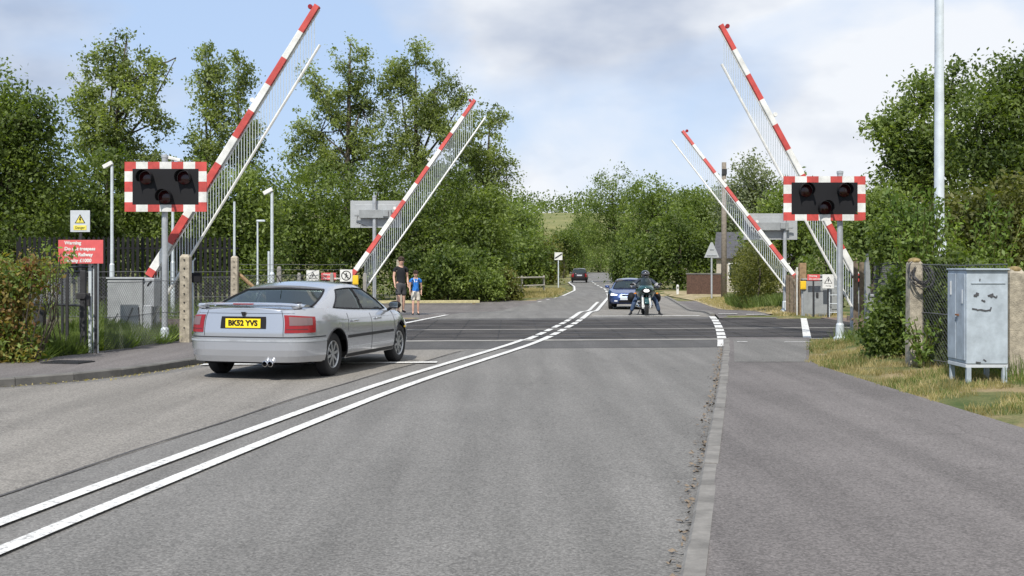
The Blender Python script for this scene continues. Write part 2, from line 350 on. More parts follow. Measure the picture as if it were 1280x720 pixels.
def ribbon(name, fa, fb, ys, dz, m, nx=1, parent=None, zf=rz):
    vs = []; fs = []
    for i, Y in enumerate(ys):
        a, b = float(fa(Y)), float(fb(Y))
        for k in range(nx + 1): vs.append((a + (b - a) * k / nx, Y, float(zf(Y)) + dz))
    w_ = nx + 1
    for i in range(len(ys) - 1):
        for k in range(nx): fs.append((i * w_ + k, i * w_ + k + 1, (i + 1) * w_ + k + 1, (i + 1) * w_ + k))
    mb = MB(); mb.add(vs, fs); return mb.build(name, m, parent)
def struct(o): o['kind'] = 'structure'; return o

def gz(X, Y):
    """height of the land outside the paved strips"""
    X = np.asarray(X, float); Y = np.asarray(Y, float)
    base = rz(Y)
    L_, R_, fl, fr = Lf(Y), Rf(Y), FLf(Y), FRf(Y)
    z = base + 0.03
    on = (X > L_ - .35) & (X < R_ + .25)
    z = np.where(on, base - 0.08, z)
    lrise = sst(0, 2.0, fl - X) * 0.22 * (1 - sst(23.5, 25, Y)) * sst(10, 17, Y)
    rrise = sst(0, 1.5, X - fr) * 0.10 * (1 - sst(23.0, 24.5, Y - SK * X))
    rrise2 = sst(0, 1.0, X - fr) * 0.12 * sst(36, 40, Y) * (1 - sst(110, 140, Y))
    z = z + np.where(X < L_, lrise, 0) + np.where(X > R_, rrise + rrise2, 0)
    t = Y - SK * X
    tr = sst(24.2, 24.8, t) * (1 - sst(34.4, 35.0, t))
    z = np.where((X < L_ - .3) | (X > R_ + .2), z - 0.10 * tr, z)
    # side road platform on the far left of the crossing
    plat = (X < L_) & (X > -16) & (Y > 35) & (Y < 63)
    z = np.where(plat, base - 0.05, z)
    far = sst(240, 640, Y) * 28 + sst(200, 400, np.abs(X)) * 6
    return z + far + sst(700, 1500, Y) * 25

def spaced(*segs):
    o = []
    for a, b, d in segs: o += list(np.arange(a, b, d))
    return np.array(o + [segs[-1][1]])
gx = spaced((-3000, -400, 260), (-400, -60, 17), (-60, -20, 2), (-20, 20, .25), (20, 60, 2), (60, 400, 17), (400, 3000, 260))
gy = spaced((-60, 4, 4), (4, 12, 1), (12, 45, .25), (45, 90, 1), (90, 240, 3), (240, 900, 20), (900, 5000, 400))
GX, GY = np.meshgrid(gx, gy); GZ = gz(GX, GY)
nz = 0.02 * np.sin(GX * 3.1 + GY * 1.7) * np.sin(GY * 2.3 - GX * .9)
GZ = GZ + np.where((GX < Lf(GY) - 2.6) | (GX > FRf(GY) + .3), nz, 0)
nxg, nyg = len(gx), len(gy)
vi = np.arange(nxg * nyg).reshape(nyg, nxg)
quads = np.stack([vi[:-1, :-1], vi[:-1, 1:], vi[1:, 1:], vi[1:, :-1]], -1).reshape(-1, 4)
def np_mesh(name, verts, quads, mats, parent=None, smooth=False, mi=None):
    me = bpy.data.meshes.new(name); n = len(verts); q = len(quads)
    me.vertices.add(n); me.vertices.foreach_set('co', np.asarray(verts, np.float32).ravel())
    me.loops.add(q * 4); me.loops.foreach_set('vertex_index', np.asarray(quads, np.int32).ravel())
    me.polygons.add(q); me.polygons.foreach_set('loop_start', np.arange(0, q * 4, 4, dtype=np.int32))
    if mi is not None: me.polygons.foreach_set('material_index', np.asarray(mi, np.int32))
    for m_ in (mats if isinstance(mats, (list, tuple)) else [mats]): me.materials.append(M[m_] if isinstance(m_, str) else m_)
    if smooth: me.polygons.foreach_set('use_smooth', np.ones(q, bool))
    me.update(calc_edges=True)
    o = bpy.data.objects.new(name, me); COL.objects.link(o)
    if parent: o.parent = parent
    return o
struct(np_mesh('ground', np.stack([GX, GY, GZ], -1).reshape(-1, 3), quads, 'grass_ground', smooth=True))

ys_r = spaced((2, 38, 1.0), (38, 52, 1.0), (52, 215, 3))
struct(ribbon('road', Lf, Rf, ys_r, 0.0, 'asphalt', 2))
# darker newer strip before the crossing and the short worn patches
def skew_sheet(name, y0, y1, xa, xb, dz, m, n=12):
    vs = []; fs = []
    for i in range(n + 1):
        for Y0 in (y0, y1):
            t = i / n
            xA = xa(Y0) if callable(xa) else xa; xB = xb(Y0) if callable(xb) else xb
            X = xA + (xB - xA) * t; vs.append((X, Y0 + SK * X, dz))
    for i in range(n): fs.append((2 * i, 2 * i + 2, 2 * i + 3, 2 * i + 1))
    mb = MB(); mb.add(vs, fs); return struct(mb.build(name, m))
skew_sheet('resurfaced_strip', 22.4, 24.55, lambda y: Lf(y) + .02, lambda y: Rf(y) - .02, 0.004, 'asphalt_dark')
skew_sheet('resurfaced_strip', 34.15, 35.2, lambda y: Lf(y) + .02, lambda y: Rf(y) - .02, 0.004, 'asphalt_dark')
# footways
struct(ribbon('left_footway', FLf, lambda Y: Lf(Y) - .14, spaced((13.0, 24.2, .4)), 0.105, 'footway', 2))
struct(ribbon('left_footway', FLf, lambda Y: Lf(Y) - .02, spaced((34.2, 37, .5)), 0.012, 'footway', 2, zf=lambda Y: 0))
struct(ribbon('right_footway', lambda Y: Rf(Y) + .11, FRf, spaced((2, 25.0, 1.0)), 0.055, 'footway', 2))
struct(ribbon('right_footway', lambda Y: Rf(Y) + .14, FRf, spaced((35.0, 38, .5), (38, 60, 1.5)), 0.0, 'footway', 2, zf=lambda Y: rz(Y) + .012 + .043 * sst(35.3, 38, Y)))
struct(ribbon('footway_patch', lambda Y: Rf(Y) + .2, lambda Y: FRf(Y) - .05, spaced((18.6, 24.4, .6)), 0.059, 'asphalt', 2))
# kerbs
def kerb(name, f, ys, side, h, wd, m):
    # separate kerb stones with open joints
    mb = MB(); y = float(ys[0]); ye = float(ys[-1])
    while y < ye - .1:
        d = float(f(y + .05) - f(y - .05)) / .1; st = .9 / math.sqrt(1 + d * d); y2 = min(ye, y + st); g_ = .012 / math.sqrt(1 + d * d); a = Vector((float(f(y + g_)), y + g_, float(rz(y)))); b = Vector((float(f(y2)), y2, float(rz(y2)))); u = (b - a); u.z = 0
        if u.length < .05: break
        u.normalize(); n = Vector((u.y, -u.x, 0)) * side; hh = h + random.uniform(-.004, .004); o_ = random.uniform(-.006, .006); ch = .018
        prof = [(o_, -.06), (o_, hh - ch), (o_ + ch, hh), (wd, hh), (wd, -.06)]
        mb.add([p + n * q + Vector((0, 0, z)) for p in (a, b) for q, z in prof], [(0, 1, 2, 3, 4), (9, 8, 7, 6, 5)] + [(k, (k + 1) % 5, 5 + (k + 1) % 5, 5 + k) for k in range(5)]); y = y2
    return struct(mb.build(name, m))
def kerb_smooth(name, f, ys, side, h, wd, m):
    vs = []; fs = []
    for Y in ys:
        x = float(f(Y)); z = float(rz(Y)); d = (f(Y + .05) - f(Y - .05)) / .1; n = Vector((1, -d, 0)).normalized() * side
        for (o, zz) in ((0, -.05), (.015, h), (wd, h), (wd, -.05)): vs.append((x + n.x * o, Y + n.y * o, z + zz))
    for i in range(len(ys) - 1):
        for k in range(3): fs.append((4 * i + k, 4 * i + k + 1, 4 * i + 5 + k, 4 * i + 4 + k))
    mb = MB(); mb.add(vs, fs); return struct(mb.build(name, m))
kerb('left_kerb', Lf, spaced((12.6, 24.4, .3)), -1, .112, .14, 'kerb')
kerb('right_kerb', Rf, spaced((2, 24.4, .6)), 1, .058, .12, 'kerb_mid')
kerb('right_kerb', Rf, spaced((37.4, 70, 1)), 1, .058, .14, 'kerb_mid')
# side road at the far left
struct(ribbon('side_road', lambda Y: np.interp(Y, [35.3, 37, 40, 55, 57, 59, 62, 68], [-6.2, -10, -15, -15, -9, -4.0, -1.2, 2.2]), lambda Y: Lf(Y) + .0, spaced((35.3, 68, 1)), 0.002, 'footway', 4))
# crossing deck: rubber panels on both tracks, concrete strips between
for i, (a, b) in enumerate(((24.95, 28.9), (29.15, 34.1))):
    skew_sheet('crossing_deck', a, b, -7.2, 9.2, 0.045 if False else 0.008, 'rubber_deck', 20)
for a, b in ((24.55, 24.95), (28.9, 29.15)):
    skew_sheet('crossing_edge_beam', a, b, -7.2, 9.2, 0.010, 'kerb_pale', 20)
# rails on the ballast to both sides and flush in the deck
skew_sheet('ballast_bed', 24.3, 34.9, -70, -7.2, 0.0, 'ballast', 30)
skew_sheet('ballast_bed', 24.3, 34.9, 9.2, 70, 0.0, 'ballast', 30)
M['rail'] = mat('rail_steel', (.20, .17, .15), .4, .6, var=.3)
M['rail_top'] = mat('rail_head', (.16, .15, .14), .4, .6)
M['lane_beige'] = asphalt_mat('worn_buff_asphalt', 0.205, 0.08, (1.0, 0.935, 0.84))
M['dry_verge'] = ground_mat('dry_verge', [(0.38, (.19, .17, .08)), (0.55, (.36, .29, .18))], 1.2, 22, bump=1)
M['wire'] = mat('dull_wire', (.16, .165, .17), .6, .5)
rb = MB(); rt = MB(); rs = MB()
for y0 in (25.9, 27.35, 30.75, 32.2):
    for xa, xb, z0, z1 in ((-70, -7.25, .03, .16), (9.25, 70, .03, .16)):
        rb.add([(x, y0 + SK * x + o, z) for x in (xa, xb) for o, z in ((-.035, z0), (-.035, z1), (.035, z1), (.035, z0))], [(0, 1, 5, 4), (1, 2, 6, 5), (2, 3, 7, 6), (0, 3, 2, 1), (4, 5, 6, 7)])
    for o, ww, z, b_ in ((0, .034, .0135, rt), (.085, .035, .0115, rs), (-.075, .022, .0115, rs)):
        b_.add([(x, y0 + SK * x + o + s_, z) for x in (-7.2, 9.2) for s_ in (-ww, ww)], [(0, 2, 3, 1)])
struct(rb.build('railway_rail', 'rail')); struct(rt.build('railway_rail_head', 'rail_top')); struct(rs.build('rail_flangeway', 'black'))
sl = MB()
for x in list(np.arange(-45, -7.6, .7)) + list(np.arange(9.8, 40, .7)):
    for y0 in (26.6, 31.5): sl.box((x, y0 + SK * x, .02), (.24, 2.5, .1))
o = struct(sl.build('railway_sleepers', 'kerb_pale'))
# panel joints of the deck
pj = MB()
for x in np.arange(-6.6, 9.2, .9):
    for a, b in ((24.95, 28.85), (29.2, 34.1)): pj.add([(x - .008, a + SK * x, .0125), (x + .008, a + SK * x, .0125), (x + .008, b + SK * x, .0125), (x - .008, b + SK * x, .0125)], [(0, 1, 2, 3)])
struct(pj.build('deck_joint', 'black'))

struct(ribbon('worn_lane', lambda Y: max(Lf(Y) + .35, Cf(Y) - 6.5), lambda Y: Cf(Y) - .9, spaced((3, 22.0, .8)), 0.0035, 'lane_beige', 2))
struct(ribbon('worn_lane', lambda Y: Cf(Y) + .12, lambda Y: Rf(Y) - .1, spaced((36.2, 74, 1)), 0.0035, 'lane_beige', 2))
dvy = spaced((37, 78, 1)); dvv = [(float(FRf(y)) + q * float(np.interp(y, [38, 42, 60, 78], [1.2, .6, 2.4, 3.5])), y) for y in dvy for q in (0, .2, .4, .6, .8, 1)]
dvb = MB(); dvb.add([(x, y, float(gz(x, y)) + .03) for x, y in dvv], [(6 * i + k, 6 * i + k + 1, 6 * i + 7 + k, 6 * i + 6 + k) for i in range(len(dvy) - 1) for k in range(5)]); struct(dvb.build('dry_verge', 'dry_verge'))
tj = MB()
for f_, ya, yb2 in ((lambda Y: Cf(Y) - .92 + .015 * np.sin(Y * 1.7), 3, 22),):
    q_ = np.arange(ya, yb2, .25); wj = .012 + .008 * np.abs(np.sin(q_ * 3.3)); tj.add([(float(f_(y)) + s_ * w_, y, .0065) for y, w_ in zip(q_, wj) for s_ in (-1, 1)], [(2 * i, 2 * i + 1, 2 * i + 3, 2 * i + 2) for i in range(len(q_) - 1)])
struct(tj.build('tar_joint', 'asphalt_dark'))
# ------------------------------------------------------------------ painted markings
def line_along(mb, f, off, y0, y1, wd, dz=0.016, step=.5):
    ys = np.arange(y0, y1 + 1e-6, max(.05, (y1 - y0) / max(1, math.ceil((y1 - y0) / step))))
    vs = []; fs = []
    for Y in ys:
        d = (f(Y + .2) - f(Y - .2)) / .4; n = Vector((1, -float(d), 0)).normalized(); c = Vector((float(f(Y)), Y, float(rz(Y)) + dz)) + n * off
        vs += [c - n * wd / 2, c + n * wd / 2]
    for i in range(len(ys) - 1): fs.append((2 * i, 2 * i + 1, 2 * i + 3, 2 * i + 2))
    mb.add(vs, fs)
mk = MB()
gaps = [(24.9, .45), (26.2, .35), (27.65, .4), (29.1, .6), (31.0, .45), (32.5, .45), (34.2, .5)]
def broken(f, off, y0, y1, wd):
    y = y0
    for g, gw in gaps:
        if g > y and g < y1: line_along(mk, f, off, y, g, wd); y = g + gw
    line_along(mk, f, off, y, y1, wd)
broken(Cf, 0.0, 2, 24.9, .12); broken(Cf, -.40, 2, 24.9, .12)
broken(Cf, 0.0, 24.9, 78, .15); broken(Cf, -.32, 24.9, 60, .14)
for a in (82, 90, 98, 106, 116, 126, 136): line_along(mk, Cf, 0, a, a + 5, .16)
for a in (86, 101, 116):                      # short bars of a side turning
    mk.add([(float(Cf(a)) + .9, a, float(rz(a)) + .016), (float(Cf(a)) + 2.3, a + .2, float(rz(a)) + .016), (float(Cf(a)) + 2.3, a + 1.6, float(rz(a + 1)) + .016), (float(Cf(a)) + .9, a + 1.4, float(rz(a + 1)) + .016)], [(0, 1, 2, 3)])
line_along(mk, Lf, .15, 72, 135, .14, step=2)
for a in (60, 63.5, 67): line_along(mk, Lf, .1, a, a + 1.2, .12)
line_along(mk, Rf, -.2, 104, 140, .16, step=2)
broken(lambda Y: Rf(Y) - .02, 0, 22.8, 36.3, .19)
# footway edge lines
line_along(mk, lambda Y: 6.25 + (Y - 25.4) * .235, 0, 25.4, 35.0, .17, dz=.018)
line_along(mk, lambda Y: Lf(Y) + 0.0, 0, 30.8, 37.4, .14, dz=.018)
def bar(xa, ya, xb, yb, wd, dz=.018):
    mk.add([(xa, ya, float(rz(ya)) + dz), (xb, yb, float(rz(yb)) + dz), (xb, yb + wd, float(rz(yb + wd)) + dz), (xa, ya + wd, float(rz(ya + wd)) + dz)], [(0, 1, 2, 3)])
bar(float(Lf(18.7)) + .1, 18.5, float(Cf(19)) - .6, 18.95, .26)      # stop line on this side
bar(float(Cf(36.6)) + .2, 36.2, 5.75, 36.6, .30)                      # stop line on the far side
bar(6.35, 36.8, 6.95, 36.9, .25, .065); bar(7.15, 36.5, 7.75, 36.6, .25, .065)
bar(5.3, 23.3, 5.85, 23.35, .10, .066); bar(4.4, 23.4, 4.6, 23.4, .12, .066)
bar(-4.6, 38.2, -2.1, 37.9, .13)
struct(mk.build('road_marking', 'paint_white'))
# ------------------------------------------------------------------ vegetation
def leaf_quads(c, size, up=0.35, fold=0.25, aspect=0.55):
    """c: (n,3) leaf centres -> diamond shaped leaves with random orientation"""
    n = len(c)
    a = rng.normal(size=(n, 3)); a[:, 2] -= 0.3; a /= np.linalg.norm(a, axis=1)[:, None]
    nn = rng.normal(size=(n, 3)); nn[:, 2] = np.abs(nn[:, 2]) + up
    b = np.cross(a, nn); b /= np.linalg.norm(b, axis=1)[:, None] + 1e-9
    s = size * rng.uniform(.6, 1.4, (n, 1)); k = np.cross(b, a)
    v = np.stack([c - a * s * .5, c + b * s * aspect * .5 + k * s * fold * .3, c + a * s * .5, c - b * s * aspect * .5 + k * s * fold * .3], 1)
    return v.reshape(-1, 3)
def quads_for(n): return np.arange(n * 4).reshape(-1, 4)
def blob_points(blobs, n, shell=2.4, holes=0.0, hs=1.0):
    """points in ellipsoids (cx,cy,cz,rx,ry,rz), thinned by a hole pattern"""
    B = np.array(blobs, float); w_ = B[:, 3] * B[:, 5] * np.sqrt(B[:, 4]); w_ = w_ / w_.sum(); out = []; tot = 0; ph = rng.uniform(0, 6, 6)
    while tot < n:
        i = rng.choice(len(B), n * 2, p=w_); d = rng.normal(size=(n * 2, 3)); d /= np.linalg.norm(d, axis=1)[:, None]
        r_ = rng.uniform(0, 1, (n * 2, 1)) ** (1 / shell)
        p = B[i, :3] + d * r_ * B[i, 3:6]
        if holes:
            q = p / hs
            f = np.sin(q[:, 0] * 2.1 + ph[0]) * np.sin(q[:, 2] * 2.4 + ph[1]) + np.sin(q[:, 0] * 4.3 + q[:, 2] * 3.1 + ph[2]) * .6 + np.sin(q[:, 1] * 2.2 + ph[3]) * .4 + np.sin(q[:, 2] * 6 - q[:, 0] * 5 + ph[4]) * .4
            p = p[f > -1.0 + holes * 1.6]
        out.append(p); tot += len(p)
    return np.concatenate(out)[:n]
def crown(name, blobs, n, size, m, parent, clump=0.35, per=26, holes=0.0, hs=1.2, shell=2.4, up=.35):
    nc = max(6, n // per)
    cc = blob_points(blobs, nc, shell, holes, hs)
    k = per; c = np.repeat(cc, k, 0); d = rng.normal(size=c.shape); d[:, 2] *= .75
    c = c + d * clump * rng.uniform(.5, 1.15, (len(cc), 1)).repeat(k, 0)
    o = np_mesh(name, leaf_quads(c, size, up), quads_for(len(c)), m, parent)
    return o, cc
def tree(name, base, blobs_px, Y, n, size, m, label, cat='tree', group=None, trunk_r=.2, bark='bark', clump=.35, per=26, holes=0.0, hs=1.2, shell=2.4, twigs=40, depth=1.0, trunks=1):
    """blobs_px: (x, y, rx, ry) in photo pixels, at depth Y; base: (x pixel) of the trunk's foot"""
    bx = (base - 640) * Y / F; bz = float(gz(bx, Y)) - .05
    t = thing(name, (bx, Y, bz), 0, label, cat, group)
    s = Y / F; bl = []
    for i, (x, y, rx, ry) in enumerate(blobs_px):
        p = P(x, y, Y); r_ = (rx + ry) / 2 * s
        dy = (rng.uniform(-.35, .35)) * r_ * depth
        bl.append((p.x - bx, dy, p.z - bz, rx * s, r_ * .85 * depth, ry * s))
    _, cc = crown('crown', bl, n, size, m, t, clump, per, holes, hs, shell)
    tb = MB(); B = np.array(bl)
    for tk in range(trunks):
        ox = (tk - (trunks - 1) / 2) * trunk_r * 5
        top = B[np.argmax(B[:, 2])][:3] if trunks == 1 else B[tk % len(B)][:3]
        mid = np.array([top[0] * .35 + ox * 1.2, 0, top[2] * .5])
        pts = [(ox, 0, 0), (ox * 1.05 + mid[0] * .2, .05, mid[2] * .45), tuple(mid), (top[0] * .8, top[1] * .5, top[2] * .85), tuple(top)]
        tb.tube(pts, [trunk_r * 1.25, trunk_r, trunk_r * .75, trunk_r * .4, trunk_r * .12], 8)
        for b_ in bl:
            h0 = rng.uniform(.35, .75); st = Vector(pts[1]).lerp(Vector(pts[3]), h0); e_ = Vector(b_[:3])
            md = st.lerp(e_, .5) + Vector((rng.normal() * .15, rng.normal() * .2, -.15 * (e_ - st).length * .4))
            tb.tube([st, md, e_], [trunk_r * .42, trunk_r * .28, trunk_r * .1], 6)
    ax = Vector((0, 0, 1))
    for c in cc[rng.choice(len(cc), min(twigs, len(cc)), replace=False)]:
        j = np.argmin(((B[:, :3] - c) ** 2).sum(1)); st = Vector(B[j, :3]); e_ = Vector(c)
        tb.tube([st, st.lerp(e_, .5) + Vector((0, 0, -.08)), e_], [trunk_r * .16, trunk_r * .10, trunk_r * .04], 4, cap=False)
    tb.build('trunk', bark, t, smooth=True, fix=False)
    return t

BK = 'trees behind the railway on the far side of the tracks'
# the belt of trees left of the road
tree('tree', 20, [(22, 185, 58, 70), (48, 250, 55, 55), (-25, 170, 70, 90), (42, 150, 34, 38), (5, 130, 30, 26), (70, 210, 26, 34), (0, 300, 70, 45), (10, 240, 60, 60)], 46, 26000, .17, 'f_dark', 'dense dark green tree at the picture edge behind the rusty-leaved bush', group=BK, trunk_r=.25, clump=.42, twigs=20)
tree('tree', 128, [(150, 84, 50, 34), (118, 120, 34, 34), (178, 95, 34, 34), (150, 140, 52, 40), (198, 150, 24, 26), (112, 170, 30, 34), (148, 200, 50, 46), (192, 215, 30, 30), (145, 45, 12, 6), (158, 44, 8, 5), (220, 72, 4, 5)], 54, 16000, .17, 'f_grey', 'tall airy tree with sky showing through, behind the electricity danger sign', group=BK, trunk_r=.16, clump=.22, per=26, holes=.36, hs=1.3, shell=2.2, twigs=110)
tree('tree', 262, [(262, 100, 24, 42), (255, 70, 14, 16), (270, 160, 34, 50), (258, 200, 34, 40)], 56, 8500, .16, 'f_grey', 'slim pale tree with thin crown nearest the raised near-side boom', group=BK, trunk_r=.10, bark='bark_pale', clump=.22, per=26, holes=.36, hs=1.2, shell=2.2, twigs=90)
tree('tree', 300, [(300, 100, 16, 32), (297, 75, 9, 14), (302, 150, 22, 40), (310, 195, 24, 35)], 58, 5500, .16, 'f_grey', 'narrow twin of the slim tree, standing behind the tall boom with sky around it', group=BK, trunk_r=.09, bark='bark_pale', clump=.22, per=26, holes=.36, hs=1.2, shell=2.2, twigs=80)
tree('tree', 432, [(400, 110, 32, 38), (438, 85, 30, 32), (438, 55, 10, 10), (450, 130, 50, 42), (400, 165, 46, 40), (440, 200, 60, 50), (385, 210, 40, 36)], 66, 21000, .16, 'f_grey', 'big grey-green tree whose top twig stands highest between the booms', group=BK, trunk_r=.20, clump=.22, per=26, holes=.36, hs=1.4, shell=2.2, twigs=110)
tree('tree', 520, [(520, 80, 32, 30), (500, 100, 34, 30), (545, 110, 34, 34), (530, 150, 52, 44), (570, 160, 34, 42), (520, 205, 60, 46), (582, 120, 14, 16)], 67, 21000, .16, 'f_grey', 'broad round-headed tree behind the far-side boom', group=BK, trunk_r=.20, clump=.22, per=26, holes=.36, hs=1.4, shell=2.2, twigs=110)
tree('tree', 606, [(612, 150, 26, 24), (600, 185, 36, 36), (632, 208, 20, 24), (600, 225, 48, 40), (575, 230, 40, 40)], 70, 11000, .17, 'f_grey', 'last tall tree of the belt, its edge fading towards the open hill', group=BK, trunk_r=.16, clump=.22, per=26, holes=.36, hs=1.4, shell=2.2, twigs=70)
UN = 'shrubby undergrowth trees below the tall ones'
und = [(120, 250, 58, 60, 51, 'f_dark', 'dark undergrowth tree behind the red trespass notice'), (225, 262, 62, 55, 52, 'f_mid', 'leafy undergrowth tree behind the near-side twin lights'),
       (300, 262, 50, 52, 53, 'f_light', 'brighter yellow-green undergrowth tree behind the camera pole pair'), (375, 262, 62, 58, 60, 'f_mid', 'mid green undergrowth tree behind the thin white posts'),
       (455, 262, 64, 60, 61.5, 'f_dark', 'dark undergrowth tree behind the grey back of the far lights'), (540, 262, 66, 62, 63, 'f_dark', 'deep green undergrowth tree behind the walking pair'), (603, 278, 34, 46, 66, 'f_mid', 'undergrowth tree ending the belt beside the open hill view')]
for x, y, rx, ry, Y, m_, lab in und:
    tree('shrubby_tree', x, [(x, y, rx, ry), (x - rx * .45, y + 35, rx * .8, ry * .8), (x + rx * .45, y + 38, rx * .8, ry * .8), (x, y + 70, rx, ry * .8), (x + rx * .3, y - ry * .5, rx * .5, ry * .6)], Y, 12500, .19, m_, lab, group=UN, trunk_r=.12, clump=.42, twigs=10, shell=3)
# light bushes by the side road
for x, y, rx, ry, Y, m_, lab in [(560, 338, 34, 34, 60, 'f_mid', 'mid green bush beside the yellow beam, nearest the boy'), (598, 345, 32, 32, 61, 'f_light', 'bright leafy bush bulging over the grass by the side road'), (628, 358, 20, 20, 63, 'f_olive', 'small olive bush by the rail fence'), (520, 345, 26, 30, 60.5, 'f_dark', 'dark bush behind the walking pair')]:
    tree('bush', x, [(x, y, rx, ry), (x - rx * .5, y + 12, rx * .7, ry * .6), (x + rx * .5, y + 14, rx * .6, ry * .55)], Y, 6500, .17, m_, lab, 'bush', trunk_r=.05, clump=.26, twigs=10, shell=2.6)
# beyond, left of the main road
mids = [(655, 318, 30, 34, 95, 'f_mid', 'mid green tree above the rail fence'), (676, 322, 24, 30, 112, 'f_olive', 'yellow-green tree behind the speed limit sign'), (712, 312, 22, 24, 190, 'f_mid', 'hedgerow tree over the dark car'),
        (640, 285, 30, 32, 118, 'f_dark', 'dark tree on the slope beside the field'), (748, 314, 20, 22, 240, 'f_light', 'pale tree where the road goes out of sight'), (705, 300, 20, 14, 160, 'f_dark', 'dark hedgerow tree under the field')]
for x, y, rx, ry, Y, m_, lab in mids:
    tree('roadside_tree', x, [(x, y, rx, ry), (x - rx * .5, y + 14, rx * .7, ry * .6), (x + rx * .5, y + 10, rx * .7, ry * .7), (x, y + ry * .7, rx * 1.1, ry * .5)], Y, 6500, .27, m_, lab, group='trees along the road beyond the crossing', trunk_r=.18, clump=.6, twigs=10, shell=3)
# right of the road
rt_ = [(768, 262, [(765, 242, 34, 32), (745, 275, 32, 34), (785, 280, 34, 34), (778, 306, 30, 24)], 132, 'f_mid', 'rounded tree with the highest crown over the blue car'),
       (730, 300, [(732, 285, 22, 24), (722, 306, 18, 18), (748, 300, 20, 20)], 226, 'f_mid', 'tree leaning over the bend of the road'),
       (815, 270, [(815, 250, 32, 28), (838, 262, 34, 28), (800, 285, 32, 30), (850, 292, 36, 30)], 112, 'f_mid', 'leafy tree with a bright top over the motorcyclist'),
       (878, 270, [(872, 262, 30, 30), (890, 290, 28, 30), (860, 300, 30, 26)], 104, 'f_mid', 'tree beside the wooden utility pole'),
       (850, 320, [(850, 300, 40, 40), (822, 322, 34, 30), (880, 318, 36, 32), (845, 345, 44, 24), (800, 335, 22, 26)], 84, 'f_dark', 'deep dark tree spreading over the low brick wall'),
       (790, 330, [(788, 318, 20, 34), (778, 340, 14, 20)], 125, 'f_dark', 'ivy-clad trunk and crown behind the blue car'),
       (930, 262, [(935, 228, 22, 34), (918, 250, 26, 30), (955, 245, 26, 34), (935, 280, 44, 34)], 92, 'f_pale', 'willowy pale grey-green tree behind the far signal back'),
       (985, 275, [(985, 262, 34, 34), (1010, 290, 36, 36), (965, 300, 34, 30), (1020, 255, 22, 26)], 70, 'f_light', 'light green tree behind the grey trackside cupboard')]
for bx, _, bl, Y, m_, lab in rt_:
    tree('broadleaf_tree', bx, bl, Y, 12000, .24, m_, lab, group='trees right of the road beyond the crossing', trunk_r=.22, clump=.5, twigs=25, shell=2.8, holes=.1)
# big trees on the right beside the tall lamp column
tree('large_tree', 1235, [(1262, 108, 50, 42), (1225, 150, 50, 45), (1275, 180, 60, 60), (1245, 225, 60, 50), (1300, 250, 60, 70), (1290, 110, 40, 40), (1325, 160, 60, 70), (1220, 205, 40, 40)], 31, 27000, .125, 'f_dark', 'dense large dark tree right of the tall lamp column', group='large trees beside the lamp column', trunk_r=.22, clump=.30, per=24, holes=.12, hs=1.1, twigs=60)
tree('large_tree', 1150, [(1150, 130, 34, 22), (1152, 102, 12, 12), (1192, 92, 14, 14), (1185, 125, 36, 26), (1140, 175, 46, 34), (1105, 160, 24, 18), (1175, 200, 50, 50), (1130, 230, 42, 40), (1105, 205, 24, 22)], 34, 18000, .13, 'f_mid', 'looser large tree reaching out behind the lamp column towards the signal', group='large trees beside the lamp column', trunk_r=.17, clump=.26, per=20, holes=.28, hs=1.0, twigs=90)
for x, bl, Y, n_, m_, lab in [(1090, [(1095, 262, 36, 30), (1075, 290, 26, 24), (1110, 300, 40, 30)], 29, 9000, 'f_light', 'light green shrub behind the near-side signal pole'),
                              (1225, [(1215, 285, 60, 45), (1260, 300, 50, 50), (1190, 310, 45, 34), (1270, 260, 40, 40), (1235, 330, 60, 40)], 22.5, 15000, 'f_olive', 'olive shrub filling the space behind the blue cabinet'),
                              (1140, [(1130, 295, 40, 32), (1165, 312, 34, 26), (1118, 316, 30, 18), (1155, 338, 40, 24)], 22, 11000, 'f_light', 'bright shrub hanging over the mossy-topped fence post')]:
    tree('shrub', x, bl, Y, n_, .10, m_, lab, 'shrub', trunk_r=.05, clump=.2, twigs=15, shell=2.6)
for x, bl, Y, n_, m_, lab in [(1108, [(1118, 395, 20, 38), (1106, 422, 20, 26), (1126, 352, 14, 14), (1120, 434, 20, 22)], 18.6, 9000, 'f_mid', 'low leafy shrub growing through the wire fence before the concrete post'),
                              (1170, [(1168, 372, 24, 50), (1172, 425, 26, 40), (1190, 350, 30, 30)], 17.7, 17000, 'f_dark', 'dark shrub between concrete post and blue cabinet'),
                              (1235, [(1230, 440, 40, 30), (1275, 410, 30, 60), (1240, 380, 50, 50)], 16.8, 9000, 'f_mid', 'shrub growing up behind and under the blue cabinet')]:
    tree('shrub', x, bl, Y, n_, .075, m_, lab, 'shrub', trunk_r=.03, clump=.13, twigs=20, shell=2.6)
